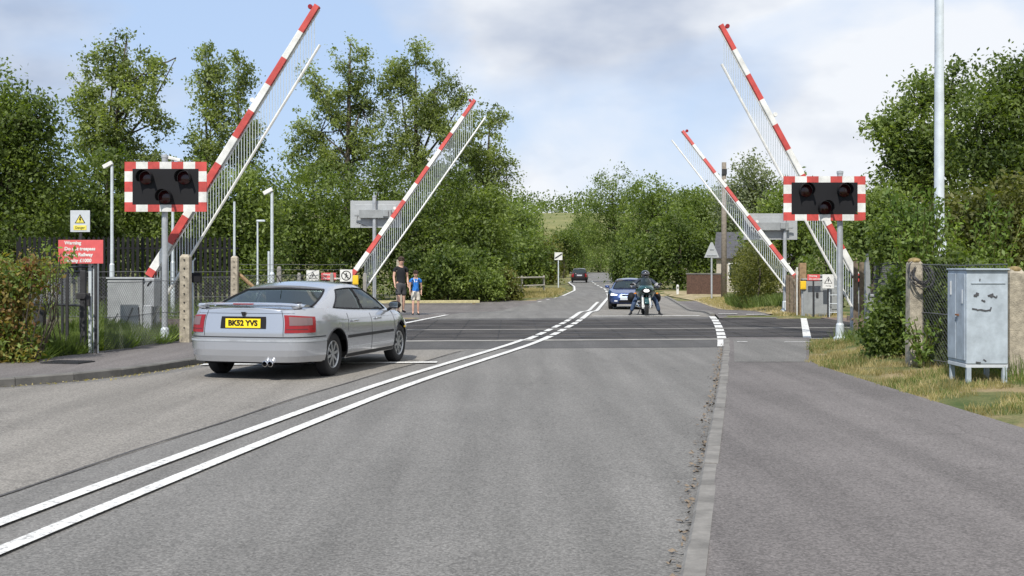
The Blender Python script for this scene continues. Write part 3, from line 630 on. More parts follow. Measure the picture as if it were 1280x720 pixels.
# ferny long-leaved shoots
def shoots(name, px, Y, n, h, m, label, spread=.5, leaf=.10, cat='plant'):
    b = P(px, 0, Y); bz = float(gz(b.x, Y)); t = thing(name, (b.x, Y, bz), 0, label, cat)
    vs = []; st = MB()
    for i in range(n):
        a = rng.uniform(0, 6.28); o = Vector((math.cos(a), math.sin(a) * .6, 0)) * rng.uniform(.05, spread); hh = h * rng.uniform(.6, 1.05)
        lean = o * rng.uniform(.6, 1.6); pts = [o * .4 + lean * (q * q) + Vector((0, 0, hh * q)) for q in np.linspace(0, 1, 7)]
        st.tube(pts, [.009] * 6 + [.004], 4, cap=False)
        for q in np.linspace(.25, 1, int(14 * hh)):
            j = min(5, int(q * 6)); p = pts[j].lerp(pts[j + 1], q * 6 - j)
            for s_ in range(3): vs.append(tuple(p + Vector(rng.normal(size=3) * .035)))
    c = np.array(vs); np_mesh('leaves', leaf_quads(c, leaf, .3, aspect=.42), quads_for(len(c)), m, t); st.build('stems', 'f_olive', t, fix=False)
    return t
shoots('leafy_shoots', 1150, 17.9, 26, 2.5, 'f_fern', 'long bright leafy shoots rising behind the concrete fence post')
shoots('leafy_shoots', 1156, 16.7, 10, .75, 'f_fern', 'short yellow-green shoots at the foot of the concrete fence post', .25, .09)
shoots('leafy_shoots', 1235, 19, 20, 2.5, 'f_fern', 'tall fern-like shoots above the blue cabinet')
# rusty bush in the left foreground
def rust():
    Y = 18.2; p = P(18, 440, Y); bz = float(gz(p.x, Y)); t = thing('bush', (p.x, Y, bz), 0, 'rust and yellow leaved bush at the near end of the fence', 'bush', None)
    s = Y / F; bl = [((x - 18) * s, dy, (440 - y) * s, rx * s, .45, ry * s) for x, y, rx, ry, dy in ((20, 335, 40, 34, 0), (-15, 350, 50, 50, .1), (10, 385, 32, 46, 0), (50, 318, 18, 16, 0), (-20, 410, 40, 40, 0), (30, 420, 24, 24, -.1))]
    crown('leaves', bl, 4200, .085, 'f_rust', t, .13, 16, .25, .4, 2.2); crown('green_leaves', bl, 5200, .075, 'f_light', t, .13, 14, .3, .4, 2.2); st = MB()
    for i in range(40):
        a = rng.uniform(-1.3, 1.1); st.tube([(a * .3, rng.normal() * .1, 0), (a * .6, rng.normal() * .2, .7), (a * .8, rng.normal() * .3, 1.45 + rng.normal() * .15)], [.012, .009, .004], 4, cap=False)
    st.build('stems', 'bark', t, fix=False)
    sp = thing('bramble', tuple(P(62, 425, 18.9)), 0, 'arching bramble sprays reaching across the red trespass notice', 'bramble')
    o0 = sp.location.copy(); ms = MB(); ls = []
    for (x1, y1) in ((84, 316), (70, 308), (96, 312), (60, 300), (76, 322), (90, 320)):
        e_ = P(x1, y1, 18.9 + rng.normal() * .15) - o0; m_ = e_ * .6 + Vector((-.12, 0, .1)); ms.tube([(rng.normal() * .1, 0, .0), m_, e_], [.008, .006, .003], 4, cap=False)
        for q in np.linspace(.45, 1, 12):
            pp = m_.lerp(e_, (q - .45) / .55)
            for k in range(2): ls.append(tuple(pp + Vector(rng.normal(size=3) * .035)))
    ms.build('stems', 'bark', sp, fix=False); c = np.array(ls); np_mesh('leaves', leaf_quads(c, .085), quads_for(len(c)), 'f_fern', sp)
rust()
# the hedge right of the road
def hedge(name, pts, h, wd, n, size, m, label, cat='hedge', per=16, clump=.16):
    bl = []; o = Vector((pts[0][0], pts[0][1], float(gz(pts[0][0], pts[0][1]))))
    t = thing(name, tuple(o), 0, label, cat)
    for (x0, y0), (x1, y1) in zip(pts[:-1], pts[1:]):
        k = max(2, int(math.hypot(x1 - x0, y1 - y0) / (wd * .6)))
        for i in range(k):
            q = i / k; hh = h * rng.uniform(.88, 1.1)
            bl.append((x0 + (x1 - x0) * q - o.x, y0 + (y1 - y0) * q - o.y, hh * .5, wd * .62, wd * .62, hh * .56))
    crown('foliage', bl, n, size, m, t, clump, per, 0, 1, 3.2)
    st = MB()
    for b_ in bl: st.tube([(b_[0], b_[1], -.05), (b_[0] + .1, b_[1], b_[2]), (b_[0], b_[1] + .1, b_[2] * 1.7)], [.04, .03, .01], 5)
    st.build('stems', 'bark', t, fix=False)
    return t
hedge('hedge', [(8.9, 43.5), (9.6, 47), (10.6, 53)], 2.3, 1.5, 17000, .11, 'f_olive', 'thick olive green hedge beside the footway right of the motorcyclist')
hedge('hedge', [(10.9, 42), (12.5, 43), (15.5, 45)], 2.6, 1.6, 9000, .13, 'f_mid', 'darker hedge running behind the brown timber fence')
hedge('hedge', [(3.6, 122), (3.6, 140), (3.0, 160)], 2.6, 2.0, 6500, .22, 'f_olive', 'roadside hedge on the bend behind the speed limit sign', clump=.3)
hedge('hedge', [(13.6, 150), (16.5, 178), (18.8, 205)], 2.6, 2.4, 6500, .26, 'f_light', 'far bright hedge lining the rising road', clump=.35)
hedge('hedge', [(6.5, 185), (8.0, 205), (10.5, 232), (26, 240)], 4.2, 3.0, 9000, .3, 'f_light', 'far hedge closing the view where the road bends away', clump=.4)
hedge('hedge', [(-4.5, 66), (-2.2, 75), (-1.0, 88)], 1.3, 1.0, 4500, .13, 'f_olive', 'scrubby low hedge growing behind the post and rail fence')

# far wood on the ridge: one mass
wx = rng.uniform(-420, 420, 900); wy = rng.uniform(600, 720, 900); wz = gz(wx, wy)
cen = np.stack([wx, wy, wz + rng.uniform(3, 9, 900)], 1); c = np.repeat(cen, 60, 0) + rng.normal(size=(900 * 60, 3)) * (3.8, 3, 2.6)
tag(np_mesh('distant_wood', leaf_quads(c, 1.5), quads_for(len(c)), 'f_dark'), 'dark wood along the skyline of the far hill', 'wood', kind='stuff')
wx = rng.uniform(-60, 55, 260); wy = rng.uniform(400, 470, 260) ; wz = gz(wx, wy); k_ = (wx < 8) ; cen = np.stack([wx, wy, wz + rng.uniform(2, 8, 260)], 1)[k_]
c = np.repeat(cen, 120, 0) + rng.normal(size=(len(cen) * 120, 3)) * (2.8, 2.4, 2.4)
tag(np_mesh('distant_wood', leaf_quads(c, .95), quads_for(len(c)), 'f_mid'), 'nearer green wood on the slope left of the sunny field', 'wood', kind='stuff')
for sx in (-1, 1):
    wx = sx * rng.uniform(34, 210, 420); wy = rng.uniform(120, 260, 420); cen = np.stack([wx, wy, gz(wx, wy) + rng.uniform(1, 9, 420)], 1)
    c = np.repeat(cen, 90, 0) + rng.normal(size=(420 * 90, 3)) * (2.6, 2.2, 1.9)
    tag(np_mesh('distant_wood', leaf_quads(c, .7), quads_for(len(c)), 'f_mid'), 'far woodland beyond the ' + ('sunny side of the railway' if sx > 0 else 'dark railings'), 'wood', kind='stuff')
# sunny field on the hill
fx = np.linspace(-30, 60, 30); fy = np.linspace(330, 600, 30); FX, FY = np.meshgrid(fx, fy); v = vi = np.arange(900).reshape(30, 30)
M['field'] = ground_mat('field', [(0.35, (.12, .14, .045)), (0.65, (.21, .20, .08))], .05, 1.5)
struct(np_mesh('field', np.stack([FX, FY, gz(FX, FY) + .35], -1).reshape(-1, 3), np.stack([vi[:-1, :-1], vi[:-1, 1:], vi[1:, 1:], vi[1:, :-1]], -1).reshape(-1, 4), 'field', smooth=True))

# grass: blades on the verges
def blades(name, pts, h, wd, m, label, lean=.35):
    n = len(pts); x, y = pts[:, 0], pts[:, 1]; z = gz(x, y)
    hh = h * rng.uniform(.4, 1.2, n) if np.isscalar(h) else h * rng.uniform(.6, 1.2, n)
    a = rng.uniform(0, 6.28, n); dx, dy = np.cos(a) * wd, np.sin(a) * wd; lx, ly = rng.normal(size=n) * hh * lean, rng.normal(size=n) * hh * lean
    b = np.stack([x, y, z - .01], 1)
    v = np.stack([b - np.stack([dx, dy, 0 * x], 1) * .5, b + np.stack([dx, dy, 0 * x], 1) * .5,
                  b + np.stack([lx + dx * .12, ly + dy * .12, hh], 1), b + np.stack([lx - dx * .12, ly - dy * .12, hh], 1)], 1).reshape(-1, 3)
    return tag(np_mesh(name, v, quads_for(n), m), label, 'grass', kind='stuff')
def scatter(n, x0, x1, y0, y1, cond):
    out = []
    while sum(len(o) for o in out) < n:
        p = np.stack([rng.uniform(x0, x1, n), rng.uniform(y0, y1, n)], 1); out.append(p[cond(p[:, 0], p[:, 1])])
    return np.concatenate(out)[:n]
def tufty(x, y, th): return (np.sin(x * 5.1 + 1) * np.sin(y * 4.3 + x) + np.sin(x * 2.2 - y * 1.9) * .7) > th
vr = lambda x, y: (x > FRf(y) + .03 + .10 * np.sin(y * 7)) & (y - SK * x < 24.3)
blades('verge_grass', scatter(42000, 4.4, 9, 12, 24.5, lambda x, y: vr(x, y) & tufty(x, y, -.5)), .08, .010, 'g_dry', 'short sun-bleached grass on the verge before the wire fence')
blades('verge_grass', scatter(20000, 4.4, 11, 12, 24.5, lambda x, y: vr(x, y) & tufty(x, y, .35)), .09, .010, 'g_green', 'green tufts scattered in the dry verge grass')
blades('verge_grass', scatter(9000, 6.0, 9, 12, 24, lambda x, y: (x > 5.9 + (y - 15) * .05) & (x < 9)), .28, .014, 'g_green', 'longer grass around the cabinet legs and fence foot')
vl = lambda x, y: (x < FLf(y) - .05 - .12 * np.sin(y * 5)) & (y < 24.2)
blades('verge_grass', scatter(26000, -11.5, -6.2, 16.8, 24.2, lambda x, y: vl(x, y) & (x > FLf(y) - 1.6) & tufty(x, y, -.4)), .34, .022, 'g_green', 'lush grass in front of the gate and grey mechanism housing')
blades('verge_grass', scatter(8000, -12, -6.2, 17, 24.2, lambda x, y: vl(x, y) & (x > FLf(y) - .5)), .09, .012, 'g_dry', 'thin dry grass along the footway edge by the gate')
blades('verge_grass', scatter(16000, 8, 16, 36, 62, lambda x, y: (x > FRf(y) + .1) & (x < FRf(y) + 2.2)), .10, .03, 'g_dry', 'bleached grass strip beside the far footway')
blades('verge_grass', scatter(9000, 8, 13, 39.5, 53, lambda x, y: (x > np.interp(y, [39, 43, 53], [9.3, 8.4, 9.4])) & (x < 10.6)), .45, .03, 'g_green', 'long grass at the foot of the olive hedge')
blades('verge_grass', scatter(14000, -9, 4, 57, 92, lambda x, y: (x < np.interp(y, [57, 59, 62, 68, 70, 92], [-9.2, -4.2, -1.4, 2, 2.5, 4.3])) & (x > np.interp(y, [57, 63, 92], [-11, -5, 1.0]))), .16, .04, 'g_dry', 'straw-coloured grass below the bushes and rail fence')
blades('verge_grass', scatter(9000, -25, -7, 35.3, 42, lambda x, y: (x < -7.5)), .5, .03, 'g_green', 'rough grass beyond the tracks by the dark railings')

# litter of dry leaves and grit in the right-hand gutter and along the left kerb
def litter(name, n, f, y0, y1, spread, m, label, size=.03):
    y = rng.uniform(y0, y1, n); x = f(y) + np.abs(rng.normal(size=n)) * spread; c = np.stack([x, y, rz(y) + .012 + rng.uniform(0, .008, n)], 1)
    a = rng.uniform(0, 6.28, n); s_ = size * rng.uniform(.3, 1.2, n); d1 = np.stack([np.cos(a) * s_, np.sin(a) * s_, rng.normal(size=n) * .006], 1); d2 = np.stack([-np.sin(a) * s_ * .6, np.cos(a) * s_ * .6, rng.normal(size=n) * .006], 1)
    return tag(np_mesh(name, np.stack([c - d1, c + d2, c + d1, c - d2], 1).reshape(-1, 3), quads_for(n), m), label, 'leaf litter', kind='stuff')
litter('leaf_litter', 420, lambda y: Rf(y) - .01 - np.abs(rng.normal(size=len(y))) * .05, 5, 23.5, .0, 'wood', 'dry leaf litter in the gutter along the path edge', .022)
litter('leaf_litter', 500, lambda y: Lf(y) + .02, 13.5, 24, .12, 'g_dry', 'grit and dead grass along the foot of the kerb', .02)

blades('verge_weeds', scatter(9000, -12, -6.2, 16.8, 23.6, lambda x, y: vl(x, y) & (x > FLf(y) - .75) & tufty(x * 1.7, y * 1.5, .1)), .26, .030, 'f_fern', 'bright leafy weeds along the footway edge below the gate', lean=.6)
# ------------------------------------------------------------------ barriers
def barrier(base_px, tip_px, Y, label, skirt_dir=1, boom_w=(.15, .10), gap=.82, lower=None, housing=None, tiltY=0.0):
    """boom raised from its pivot; a lower rail hangs from it on vertical rods"""
    a = P(*base_px, Y); b = P(*tip_px, Y); b.y += tiltY; gzb = float(gz(a.x, Y)); u = (b - a).normalized(); L_ = (b - a).length
    t = thing('crossing_barrier', (a.x, Y, gzb), 0, label, 'barrier', 'crossing barriers with raised booms')
    o = Vector((a.x, Y, gzb)); side = Vector((0, 1, 0)); up = u.cross(side).normalized(); mb = MB()
    seg = L_ / 10.25; n = 11
    for i in range(n):                                    # red and white bands of the boom
        qa, qb = max(0, L_ - seg * (n - i)), L_ - seg * (n - 1 - i); w0 = boom_w[0] + (boom_w[1] - boom_w[0]) * qa / L_; w1 = boom_w[0] + (boom_w[1] - boom_w[0]) * qb / L_
        p0 = a - o + u * qa; p1 = a - o + u * qb; red = (n - 1 - i) % 2 == 0
        for (dz, dd, mi) in ((0, .05, 1 if red else 0),):
            vs = [p + side * sy * dd + up * sz * w_ / 2 for p, w_ in ((p0, w0), (p1, w1)) for sy, sz in ((-1, -.82), (1, -.82), (1.25, -1), (1.25, 1), (1, 1), (-1, 1), (-1.25, .8), (-1.25, -.8))]
            mb.add(vs, [tuple(range(8)), tuple(range(15, 7, -1))] + [(k, (k + 1) % 8, 8 + (k + 1) % 8, 8 + k) for k in range(8)], mi)
    boom = mb.build('boom', ['white', 'red'], t)
    # white side channel along the underside
    dn = up * (-1 if up.z > 0 else 1)
    ch = MB(); p0 = a - o + dn * boom_w[0] * .62 + u * .3; p1 = b - o + dn * boom_w[1] * .62 - u * .05
    ch.tube([p0, p1], .018, 6); ch.build('skirt_hinge', 'white', t)
    # lower rail and hanging rods
    lo0, lo1 = lower; q0 = P(*lo0, Y) - o; q1 = P(*lo1, Y) - o; q1.y += tiltY * (q1.z - q0.z) / max(.1, (b - a).z)
    lr = MB(); lr.tube([q0, q1], .028, 6); lr.build('lower_rail', 'white', t)
    rd = MB(); U2 = (q1 - q0); n = int(U2.length / .105)
    for i in range(n + 1):
        q = q0 + U2 * (i / n)
        # the boom point straight above
        k = (q.x - (a - o).x) / u.x
        if k > L_ - .05 or k < .05: continue
        top = (a - o) + u * k
        if abs(top.z - q.z) > 1.6: continue
        rd.tube([q, Vector((q.x, top.y, top.z))], .0075, 4, cap=False)
    r_ = rd.build('skirt_rods', 'galv_pale', t, fix=False)
    # lamps on the boom
    for k in (.985, .36, .64):
        p = a - o + u * L_ * k - dn * .11; lb = MB(); lb.lathe([(0, -.04), (.045, -.04), (.05, .0), (.045, .045), (0, .05)], p, 'Y', 10); lb.tube([p, p + dn * .06], .012, 5)
        lb.build('boom_lamp', 'tail_red' if k > .9 else 'white', t)
    # mechanism pedestal with counterweight arms
    if housing:
        hx, hw, hh = housing; ped = MB(); ped.box((hx, .35, hh / 2), (hw, .55, hh)); ped.box((hx, .35, hh + .03), (hw + .06, .61, .06)); ped.build('mechanism_housing', 'grey_paint', t, bevel=.012)
        dr = MB(); dr.box((hx, .068, hh * .52), (hw - .12, .02, hh * .8)); dr.box((hx + hw * .3, .05, hh * .55), (.03, .03, .14)); dr.build('housing_door', 'grey_paint', t, bevel=.006)
    ar = MB(); pv = a - o; ar.tube([pv + side * .12 + u * .7, pv + side * .12 - u * .45], .05, 6); ar.box(pv + side * .16 - u * .45, (.34, .1, .3)); ar.build('counterweight_arm', 'dark_steel', t)
    pt = MB(); pt.box((0, .2, (a.z - gzb) / 2 - .1), (.22, .22, a.z - gzb - .1)); pt.build('pivot_post', 'galv', t, bevel=.01)
    return t
barrier((187, 345), (397, 7), 23.6, 'tall near-side barrier boom raised beside the grey housing, its tip highest in view', lower=((186, 405), (400, 56)), boom_w=(.17, .12))
barrier((441, 343), (592, 118), 35.8, 'far-side barrier boom raised between silver car and walking pair', lower=((456, 362), (606, 140)), housing=(-.5, .7, 1.0), boom_w=(.15, .11), tiltY=1.2)
barrier((995, 347), (860, 158), 37.2, 'far-side barrier boom rising from the brown timber fence', lower=((981, 358), (846, 170)), housing=(.95, .8, 1.15), boom_w=(.14, .10), tiltY=1.2)
barrier((1074, 351), (901, 31), 25.6, 'near-side barrier boom slanting behind the signal by the dry verge', lower=((1066, 386), (902, 80)), housing=(.45, .6, .95), boom_w=(.15, .11))

# ------------------------------------------------------------------ crossing light signals
def signal(px, foot_y, top_y, Y, panel, label, front=True, pole_r=.057):
    b = P(px, foot_y, Y); g = float(gz(b.x, Y)); t = thing('crossing_signal', (b.x, Y, g), 0, label, 'signal', 'wig-wag crossing signals')
    top = P(px, top_y, Y).z - g; mb = MB(); mb.tube([(0, 0, -.1), (0, 0, top)], pole_r, 14); mb.lathe([(pole_r * 1.15, top - .02), (pole_r * 1.15, top + .03), (0, top + .05)], (0, 0, 0), n=14)
    mb.build('pole', 'galv', t, smooth=False)
    fb = MB(); fb.lathe([(.13, .0), (.13, .06), (pole_r + .03, .1), (pole_r + .02, .32), (pole_r, .36)], (0, 0, 0)); fb.build('pole_base', 'galv_pale', t)
    x0, y0, x1, y1 = panel; p0 = P(x0, y1, Y) - Vector((b.x, Y, g)); p1 = P(x1, y0, Y) - Vector((b.x, Y, g)); W_, H_ = p1.x - p0.x, p1.z - p0.z; cx, cz = (p0.x + p1.x) / 2, (p0.z + p1.z) / 2
    s = -1 if front else 1; yb = s * .12
    bw, bh = W_ / 7, H_ / 5
    bb = MB(); bb.box((cx, yb, cz), (W_ - bw * 1.4, .03, H_ - bh * 1.5)); back = bb.build('backboard', 'black' if front else 'sign_back', t, bevel=.004)
    ch = MB()
    for i in range(7):
        for j in range(5):
            if 0 < i < 6 and 0 < j < 4: continue
            w_ = bw if not (i in (0, 6)) else bw * .96; h_ = bh if j not in (0, 4) else bh * .92
            xx = p0.x + bw * (i + .5) + (bw * .02 if i == 0 else (-bw * .02 if i == 6 else 0)); zz = p0.z + bh * (j + .5) + (bh * .04 if j == 0 else (-bh * .04 if j == 4 else 0))
            ch.box((xx, yb + s * .004, zz), (w_, .02, h_), mi=((i + j) % 2) if front else 2)
    ch.build('chequer_border', ['red', 'white', 'sign_back'], t)
    for (fx, fz, cm) in ((-.23, .17, 'lamp_off'), (.23, .17, 'lamp_off'), (0, -.2, 'lamp_off')):
        c = Vector((cx + fx * W_, yb + s * .03, cz + fz * H_)); r_ = .125
        l = MB(); l.lathe([(0, -.02 * -s), (r_ * .75, -.01 * -s), (r_, 0)], c + Vector((0, s * .02, 0)), 'Y', 20); lp = l.build('lamp', cm if front else 'sign_back', t, smooth=True)
        hd = MB(); n = 18; vs = []
        for k in range(n + 1):
            th = R(-30) + R(240) * k / n; dep = .26 * (1 - .35 * abs(k - n / 2) / (n / 2))
            for rr, yy in ((r_ + .012, 0), (r_ + .02, s * dep), (r_ + .012, s * dep)): vs.append(c + Vector((math.cos(th) * rr, yy, math.sin(th) * rr)))
        hd.add(vs, [f for k in range(n) for f in ((3 * k, 3 * k + 1, 3 * k + 4, 3 * k + 3), (3 * k + 1, 3 * k + 2, 3 * k + 5, 3 * k + 4))])
        hd.build('lamp_hood', 'black', lp)
    if not front:
        bx_ = MB(); bx_.box((cx, -.02, cz), (W_ * .62, .14, H_ * .30)); bx_.box((cx, -.05, cz - H_ * .05), (W_ * .8, .04, .06)); bx_.box((cx + W_ * .2, -.1, cz + .02), (.16, .1, .2)); bx_.build('lamp_casing', 'grey_paint', t, bevel=.01)
        br = MB(); br.tube([(cx - W_ * .33, -.1, cz - .06), (cx - W_ * .36, -.12, cz - H_ * .3), (cx - W_ * .15, -.1, cz - H_ * .45)], .012, 6); br.build('cable', 'dark_steel', t)
    return t
signal(206, 417, 196, 22.6, (158, 202, 261, 266), 'chequered light signal facing us on a grey pole by the grassy gate')
signal(1050, 424, 216, 23.6, (977, 220, 1080, 277), 'chequered light signal facing us on a grey pole by the dry verge')
signal(468, 392, 246, 36.3, (437, 250, 502, 285), 'grey back of the light signal standing behind the silver car', front=False)
signal(981, 392, 262, 38.0, (930, 266, 998, 300), 'grey back of the light signal above the brown timber fence', front=False)

# ------------------------------------------------------------------ poles and lights
def pole_with_camera(px, foot_y, top_y, Y, head, label, rad=.035, name='camera_pole', cat='pole', base_fat=0.0, group=None):
    b = P(px, foot_y, Y); g = float(gz(b.x, Y)); t = thing(name, (b.x, Y, g), 0, label, cat, group); top = P(px, top_y, Y).z - g
    mb = MB(); mb.tube([(0, 0, 0), (0, 0, top * .35), (0, 0, top * .36), (0, 0, top)], [rad * (1.5 + base_fat), rad * (1.5 + base_fat), rad, rad * .9], 10); mb.build('pole', 'galv_pale', t)
    if head == 'camera':
        h = MB(); h.box((-.12, -.02, top + .02), (.30, .13, .12), Matrix.Rotation(R(-28), 3, 'Y')); h.build('camera', 'white', t, bevel=.012)
        a_ = MB(); a_.tube([(0, 0, top - .12), (-.04, 0, top - .02), (-.1, 0, top)], .018, 6); a_.build('bracket', 'galv', t)
    if head == 'flood':
        h = MB(); h.box((.06, -.05, top + .03), (.42, .2, .10), Matrix.Rotation(R(14), 3, 'Y')); h.build('lamp_head', 'white', t, bevel=.015)
    if head == 'cap':
        h = MB(); h.box((.1, 0, top), (.26, .09, .06)); h.build('lamp_head', 'galv_pale', t, bevel=.01)
    return t
pole_with_camera(140, 400, 207, 25.0 + 11.5, 'camera', 'thin pale pole with a white camera on top behind the gate', .05)
pole_with_camera(216, 395, 200, 36.9, 'flood', 'pole with a small white floodlight just over the chequered signal', .045, 'light_pole')
pole_with_camera(293, 380, 252, 38.0, 'none', 'thin pale pole just behind the concrete post over the car', .04)
pole_with_camera(322, 380, 276, 37.2, 'cap', 'thinner left post of the white pair above the car roof', .03, 'lamp_post')
pole_with_camera(340, 380, 240, 37.0, 'camera', 'thicker right pole of the white pair above the car roof', .05)
# slim white marker tube beside the thicker pole
t = pole_with_camera(336, 380, 314, 36.6, 'none', 'short white tube standing against the thicker pole of the pair', .04, 'marker_post')
def lamp_column():
    Y = 20.5; b = P(1174, 430, Y); g = float(gz(b.x, Y)); t = thing('lamp_column', (b.x, Y, g), 0, 'tall grey lamp column rising out of frame in front of the large trees', 'lamp column')
    s = Y / F; j = P(0, 302, Y).z - g
    mb = MB(); mb.tube([(0, 0, j), (0, 0, j + .12), (0, 0, 8.6), (-.1, 0, 9.0), (-.5, -.1, 9.2), (-1.1, -.2, 9.25)], [.112, .085, .066, .06, .05, .045], 20); mb.build('shaft', 'galv_pale', t, smooth=True)
    lo = MB(); lo.tube([(0, 0, -.1), (0, 0, j)], .122, 20); lo.build('base_compartment', 'galv_pale', t, smooth=True)
    d = MB(); d.box((0, -.112, j - .45), (.10, .03, .5)); d.build('access_door', 'galv', t, bevel=.005)
    h = MB(); h.box((-1.45, -.26, 9.24), (.75, .28, .13)); h.build('lantern', 'galv', t, bevel=.03)
lamp_column()
M['wood_grey'] = mat('grey_pole_wood', (.22, .19, .155), .9, var=.3)
def utility_pole():
    Y = 63; b = P(905, 372, Y); g = float(gz(b.x, Y)); t = thing('utility_pole', (b.x, Y, g), 0, 'brown wooden utility pole behind the triangular road sign', 'pole')
    top = P(905, 203, Y).z - g; mb = MB(); mb.tube([(0, 0, -.1), (0, 0, top)], [.16, .12], 12); mb.build('shaft', 'wood_grey', t, smooth=True)
    c = MB(); c.box((0, -.12, top - .5), (.25, .1, .3)); c.build('insulator_bracket', 'dark_steel', t)
utility_pole()

# ------------------------------------------------------------------ signs
def sign_post(name, px, foot_y, top_y, Y, rad, label, cat='sign', m='galv'):
    b = P(px, foot_y, Y); g = float(gz(b.x, Y)); t = thing(name, (b.x, Y, g), 0, label, cat); top = P(px, top_y, Y).z - g
    mb = MB(); mb.tube([(0, 0, -.1), (0, 0, top)], rad, 10); mb.build('post', m, t); return t, top, g
# triangle seen from behind
t, top, g = sign_post('road_sign', 889.5, 372, 306, 60, .045, 'triangular road sign seen from its grey back beside the far footway')
mb = MB(); z0 = P(0, 322, 60).z - g; mb.prism([(-.38, -.05, z0), (.38, -.05, z0), (.05, -.05, top + .12), (-.05, -.05, top + .12)], (0, .02, 0)); mb.build('sign_plate', 'sign_back', t, bevel=.004)
mb = MB(); [mb.box((0, -.07, z), (.5 - .3 * i, .03, .04)) for i, z in enumerate((z0 + .12, z0 + .42))]; mb.build('mounting_rail', 'galv', t)
# end-of-limit sign
t, top, g = sign_post('speed_limit_sign', 698, 353, 322, 92, .045, 'small white plate with a black diagonal bar on a post at the bend', m='galv_pale')
mb = MB(); z0 = P(0, 325, 92).z - g; z1 = P(0, 315.5, 92).z - g; zc = (z0 + z1) / 2; mb.box((0, -.06, zc), (.60, .02, z1 - z0)); mb.build('sign_plate', 'white', t, bevel=.004)
mb = MB(); mb.box((0, -.075, zc), (.62, .008, .095), Matrix.Rotation(R(-33), 3, 'Y')); mb.build('diagonal_bar', 'black', t)
# a white marker post and a beige stump
b = P(847, 368, 71); t = thing('marker_post', (b.x, 71, float(gz(b.x, 71))), 0, 'short white marker post in front of the dark brick wall', 'post')
mb = MB(); mb.box((0, 0, .27), (.14, .10, .56)); mb.box((0, 0, .57), (.10, .07, .06)); mb.build('post', 'white', t, bevel=.01)
mb = MB(); mb.box((0, -.055, .42), (.08, .01, .12)); mb.build('reflector', 'kerb', t)
b = P(772, 351, 126); t = thing('gate_post', (b.x, 126, float(gz(b.x, 126))), 0, 'beige stone gate pier at the far bend behind the blue car', 'gate pier')
mb = MB(); mb.box((0, 0, .45), (.5, .45, .95)); mb.box((0, 0, .97), (.6, .55, .1)); mb.build('pier', 'concrete', t, bevel=.02)

# red trespass notice on the gate, danger sign behind
def notice(name, x0, y0, x1, y1, Y, m, label, lines=(), tm='white', tsize=.6, bold=.004, post=True, foot=None, cat='sign', align='LEFT', yoff=0):
    a = P(x0, y1, Y); b = P(x1, y0, Y); cx = (a.x + b.x) / 2; g = float(gz(cx, Y)); t = thing(name, (cx, Y, g), 0, label, cat)
    w_, h_ = b.x - a.x, b.z - a.z; cz = (a.z + b.z) / 2 - g
    mb = MB(); mb.box((0, 0, cz), (w_, .012, h_)); mb.build('plate', m, t, bevel=.003)
    if post:
        pm = MB(); [pm.box((sx * w_ * .32, .03, cz / 2), (.04, .04, cz)) for sx in ((-1, 1) if w_ > .4 else (0,))]; pm.build('bracket', 'dark_steel', t)
    n = len(lines)
    for i, s_ in enumerate(lines):
        if s_: text(s_, h_ / n * tsize, ((-w_ * .36) if align == 'LEFT' else 0, -.009, cz + h_ * (.5 - (i + .5) / n) + yoff), (R(90), 0, 0), tm, t, bold=bold, align=align)
    return t, cz, w_, h_
notice('trespass_notice', 73, 300, 129, 329.5, 19.7, 'sign_red', 'faded red notice with white wording on the gate by the rusty bush', ('Warning', 'Do not trespass', 'on the Railway', 'Penalty £1000'), tsize=.80, bold=.003)
def warn_tri(t, cz, w_, h_, tri_c, tri_h, m_fill='yellow', y=-.010):
    hw = tri_h * .58
    mb = MB(); mb.prism([(-hw, y, tri_c - tri_h / 2), (hw, y, tri_c - tri_h / 2), (0, y, tri_c + tri_h / 2)], (0, .003, 0)); mb.build('triangle_border', 'black', t)
    mb = MB(); k = .78; zc = tri_c - tri_h * .06; mb.prism([(-hw * k, y - .003, zc - tri_h / 2 * k), (hw * k, y - .003, zc - tri_h / 2 * k), (0, y - .003, zc + tri_h / 2 * k)], (0, .002, 0)); mb.build('triangle', m_fill, t)
    mb = MB(); q = tri_h * .3; mb.prism([(.04 * q, y - .006, zc + q * .9), (.45 * q, y - .006, zc + q * .8), (.15 * q, y - .006, zc + .1 * q), (.5 * q, y - .006, zc + .1 * q), (-.15 * q, y - .006, zc - 1.2 * q), (-.02 * q, y - .006, zc - .25 * q), (-.4 * q, y - .006, zc - .2 * q)], (0, .002, 0)); mb.build('lightning_bolt', 'black', t)
M['sign_yellow'] = mat('sign_yellow', (.72, .62, .10), .5, var=.1)
M['sign_pale'] = mat('sign_pale_grey', (.50, .53, .56), .5, var=.1)
t, cz, w_, h_ = notice('danger_sign', 88, 263, 112.5, 290, 21.6, 'sign_pale', 'grey sign with yellow electricity triangle on a post behind the gate', post=True)
warn_tri(t, cz, w_, h_, cz + h_ * .12, h_ * .42, 'sign_yellow')
mb = MB(); mb.box((0, -.008, cz - h_ * .30), (w_ * .66, .006, h_ * .22)); mb.build('danger_panel', 'sign_yellow', t)
text('Danger', h_ * .15, (0, -.013, cz - h_ * .30), (R(90), 0, 0), 'black', t)
FS = 35.6
t, cz, w_, h_ = notice('warning_sign', 383, 338, 399, 352, FS, 'white', 'white sign with black warning triangle on the far fence, nearest the white poles')
warn_tri(t, cz, w_, h_, cz + h_ * .08, h_ * .62, 'white')
notice('trespass_notice', 401.5, 341, 420, 350, FS, 'sign_red', 'small red notice on the far fence between the two white signs', ('Warning', 'Do not trespass'), tsize=.75, bold=.002)
t, cz, w_, h_ = notice('no_pedestrians_sign', 425, 337, 440.5, 352, FS, 'white', 'white sign with a crossed-out walking figure beside the far boom')
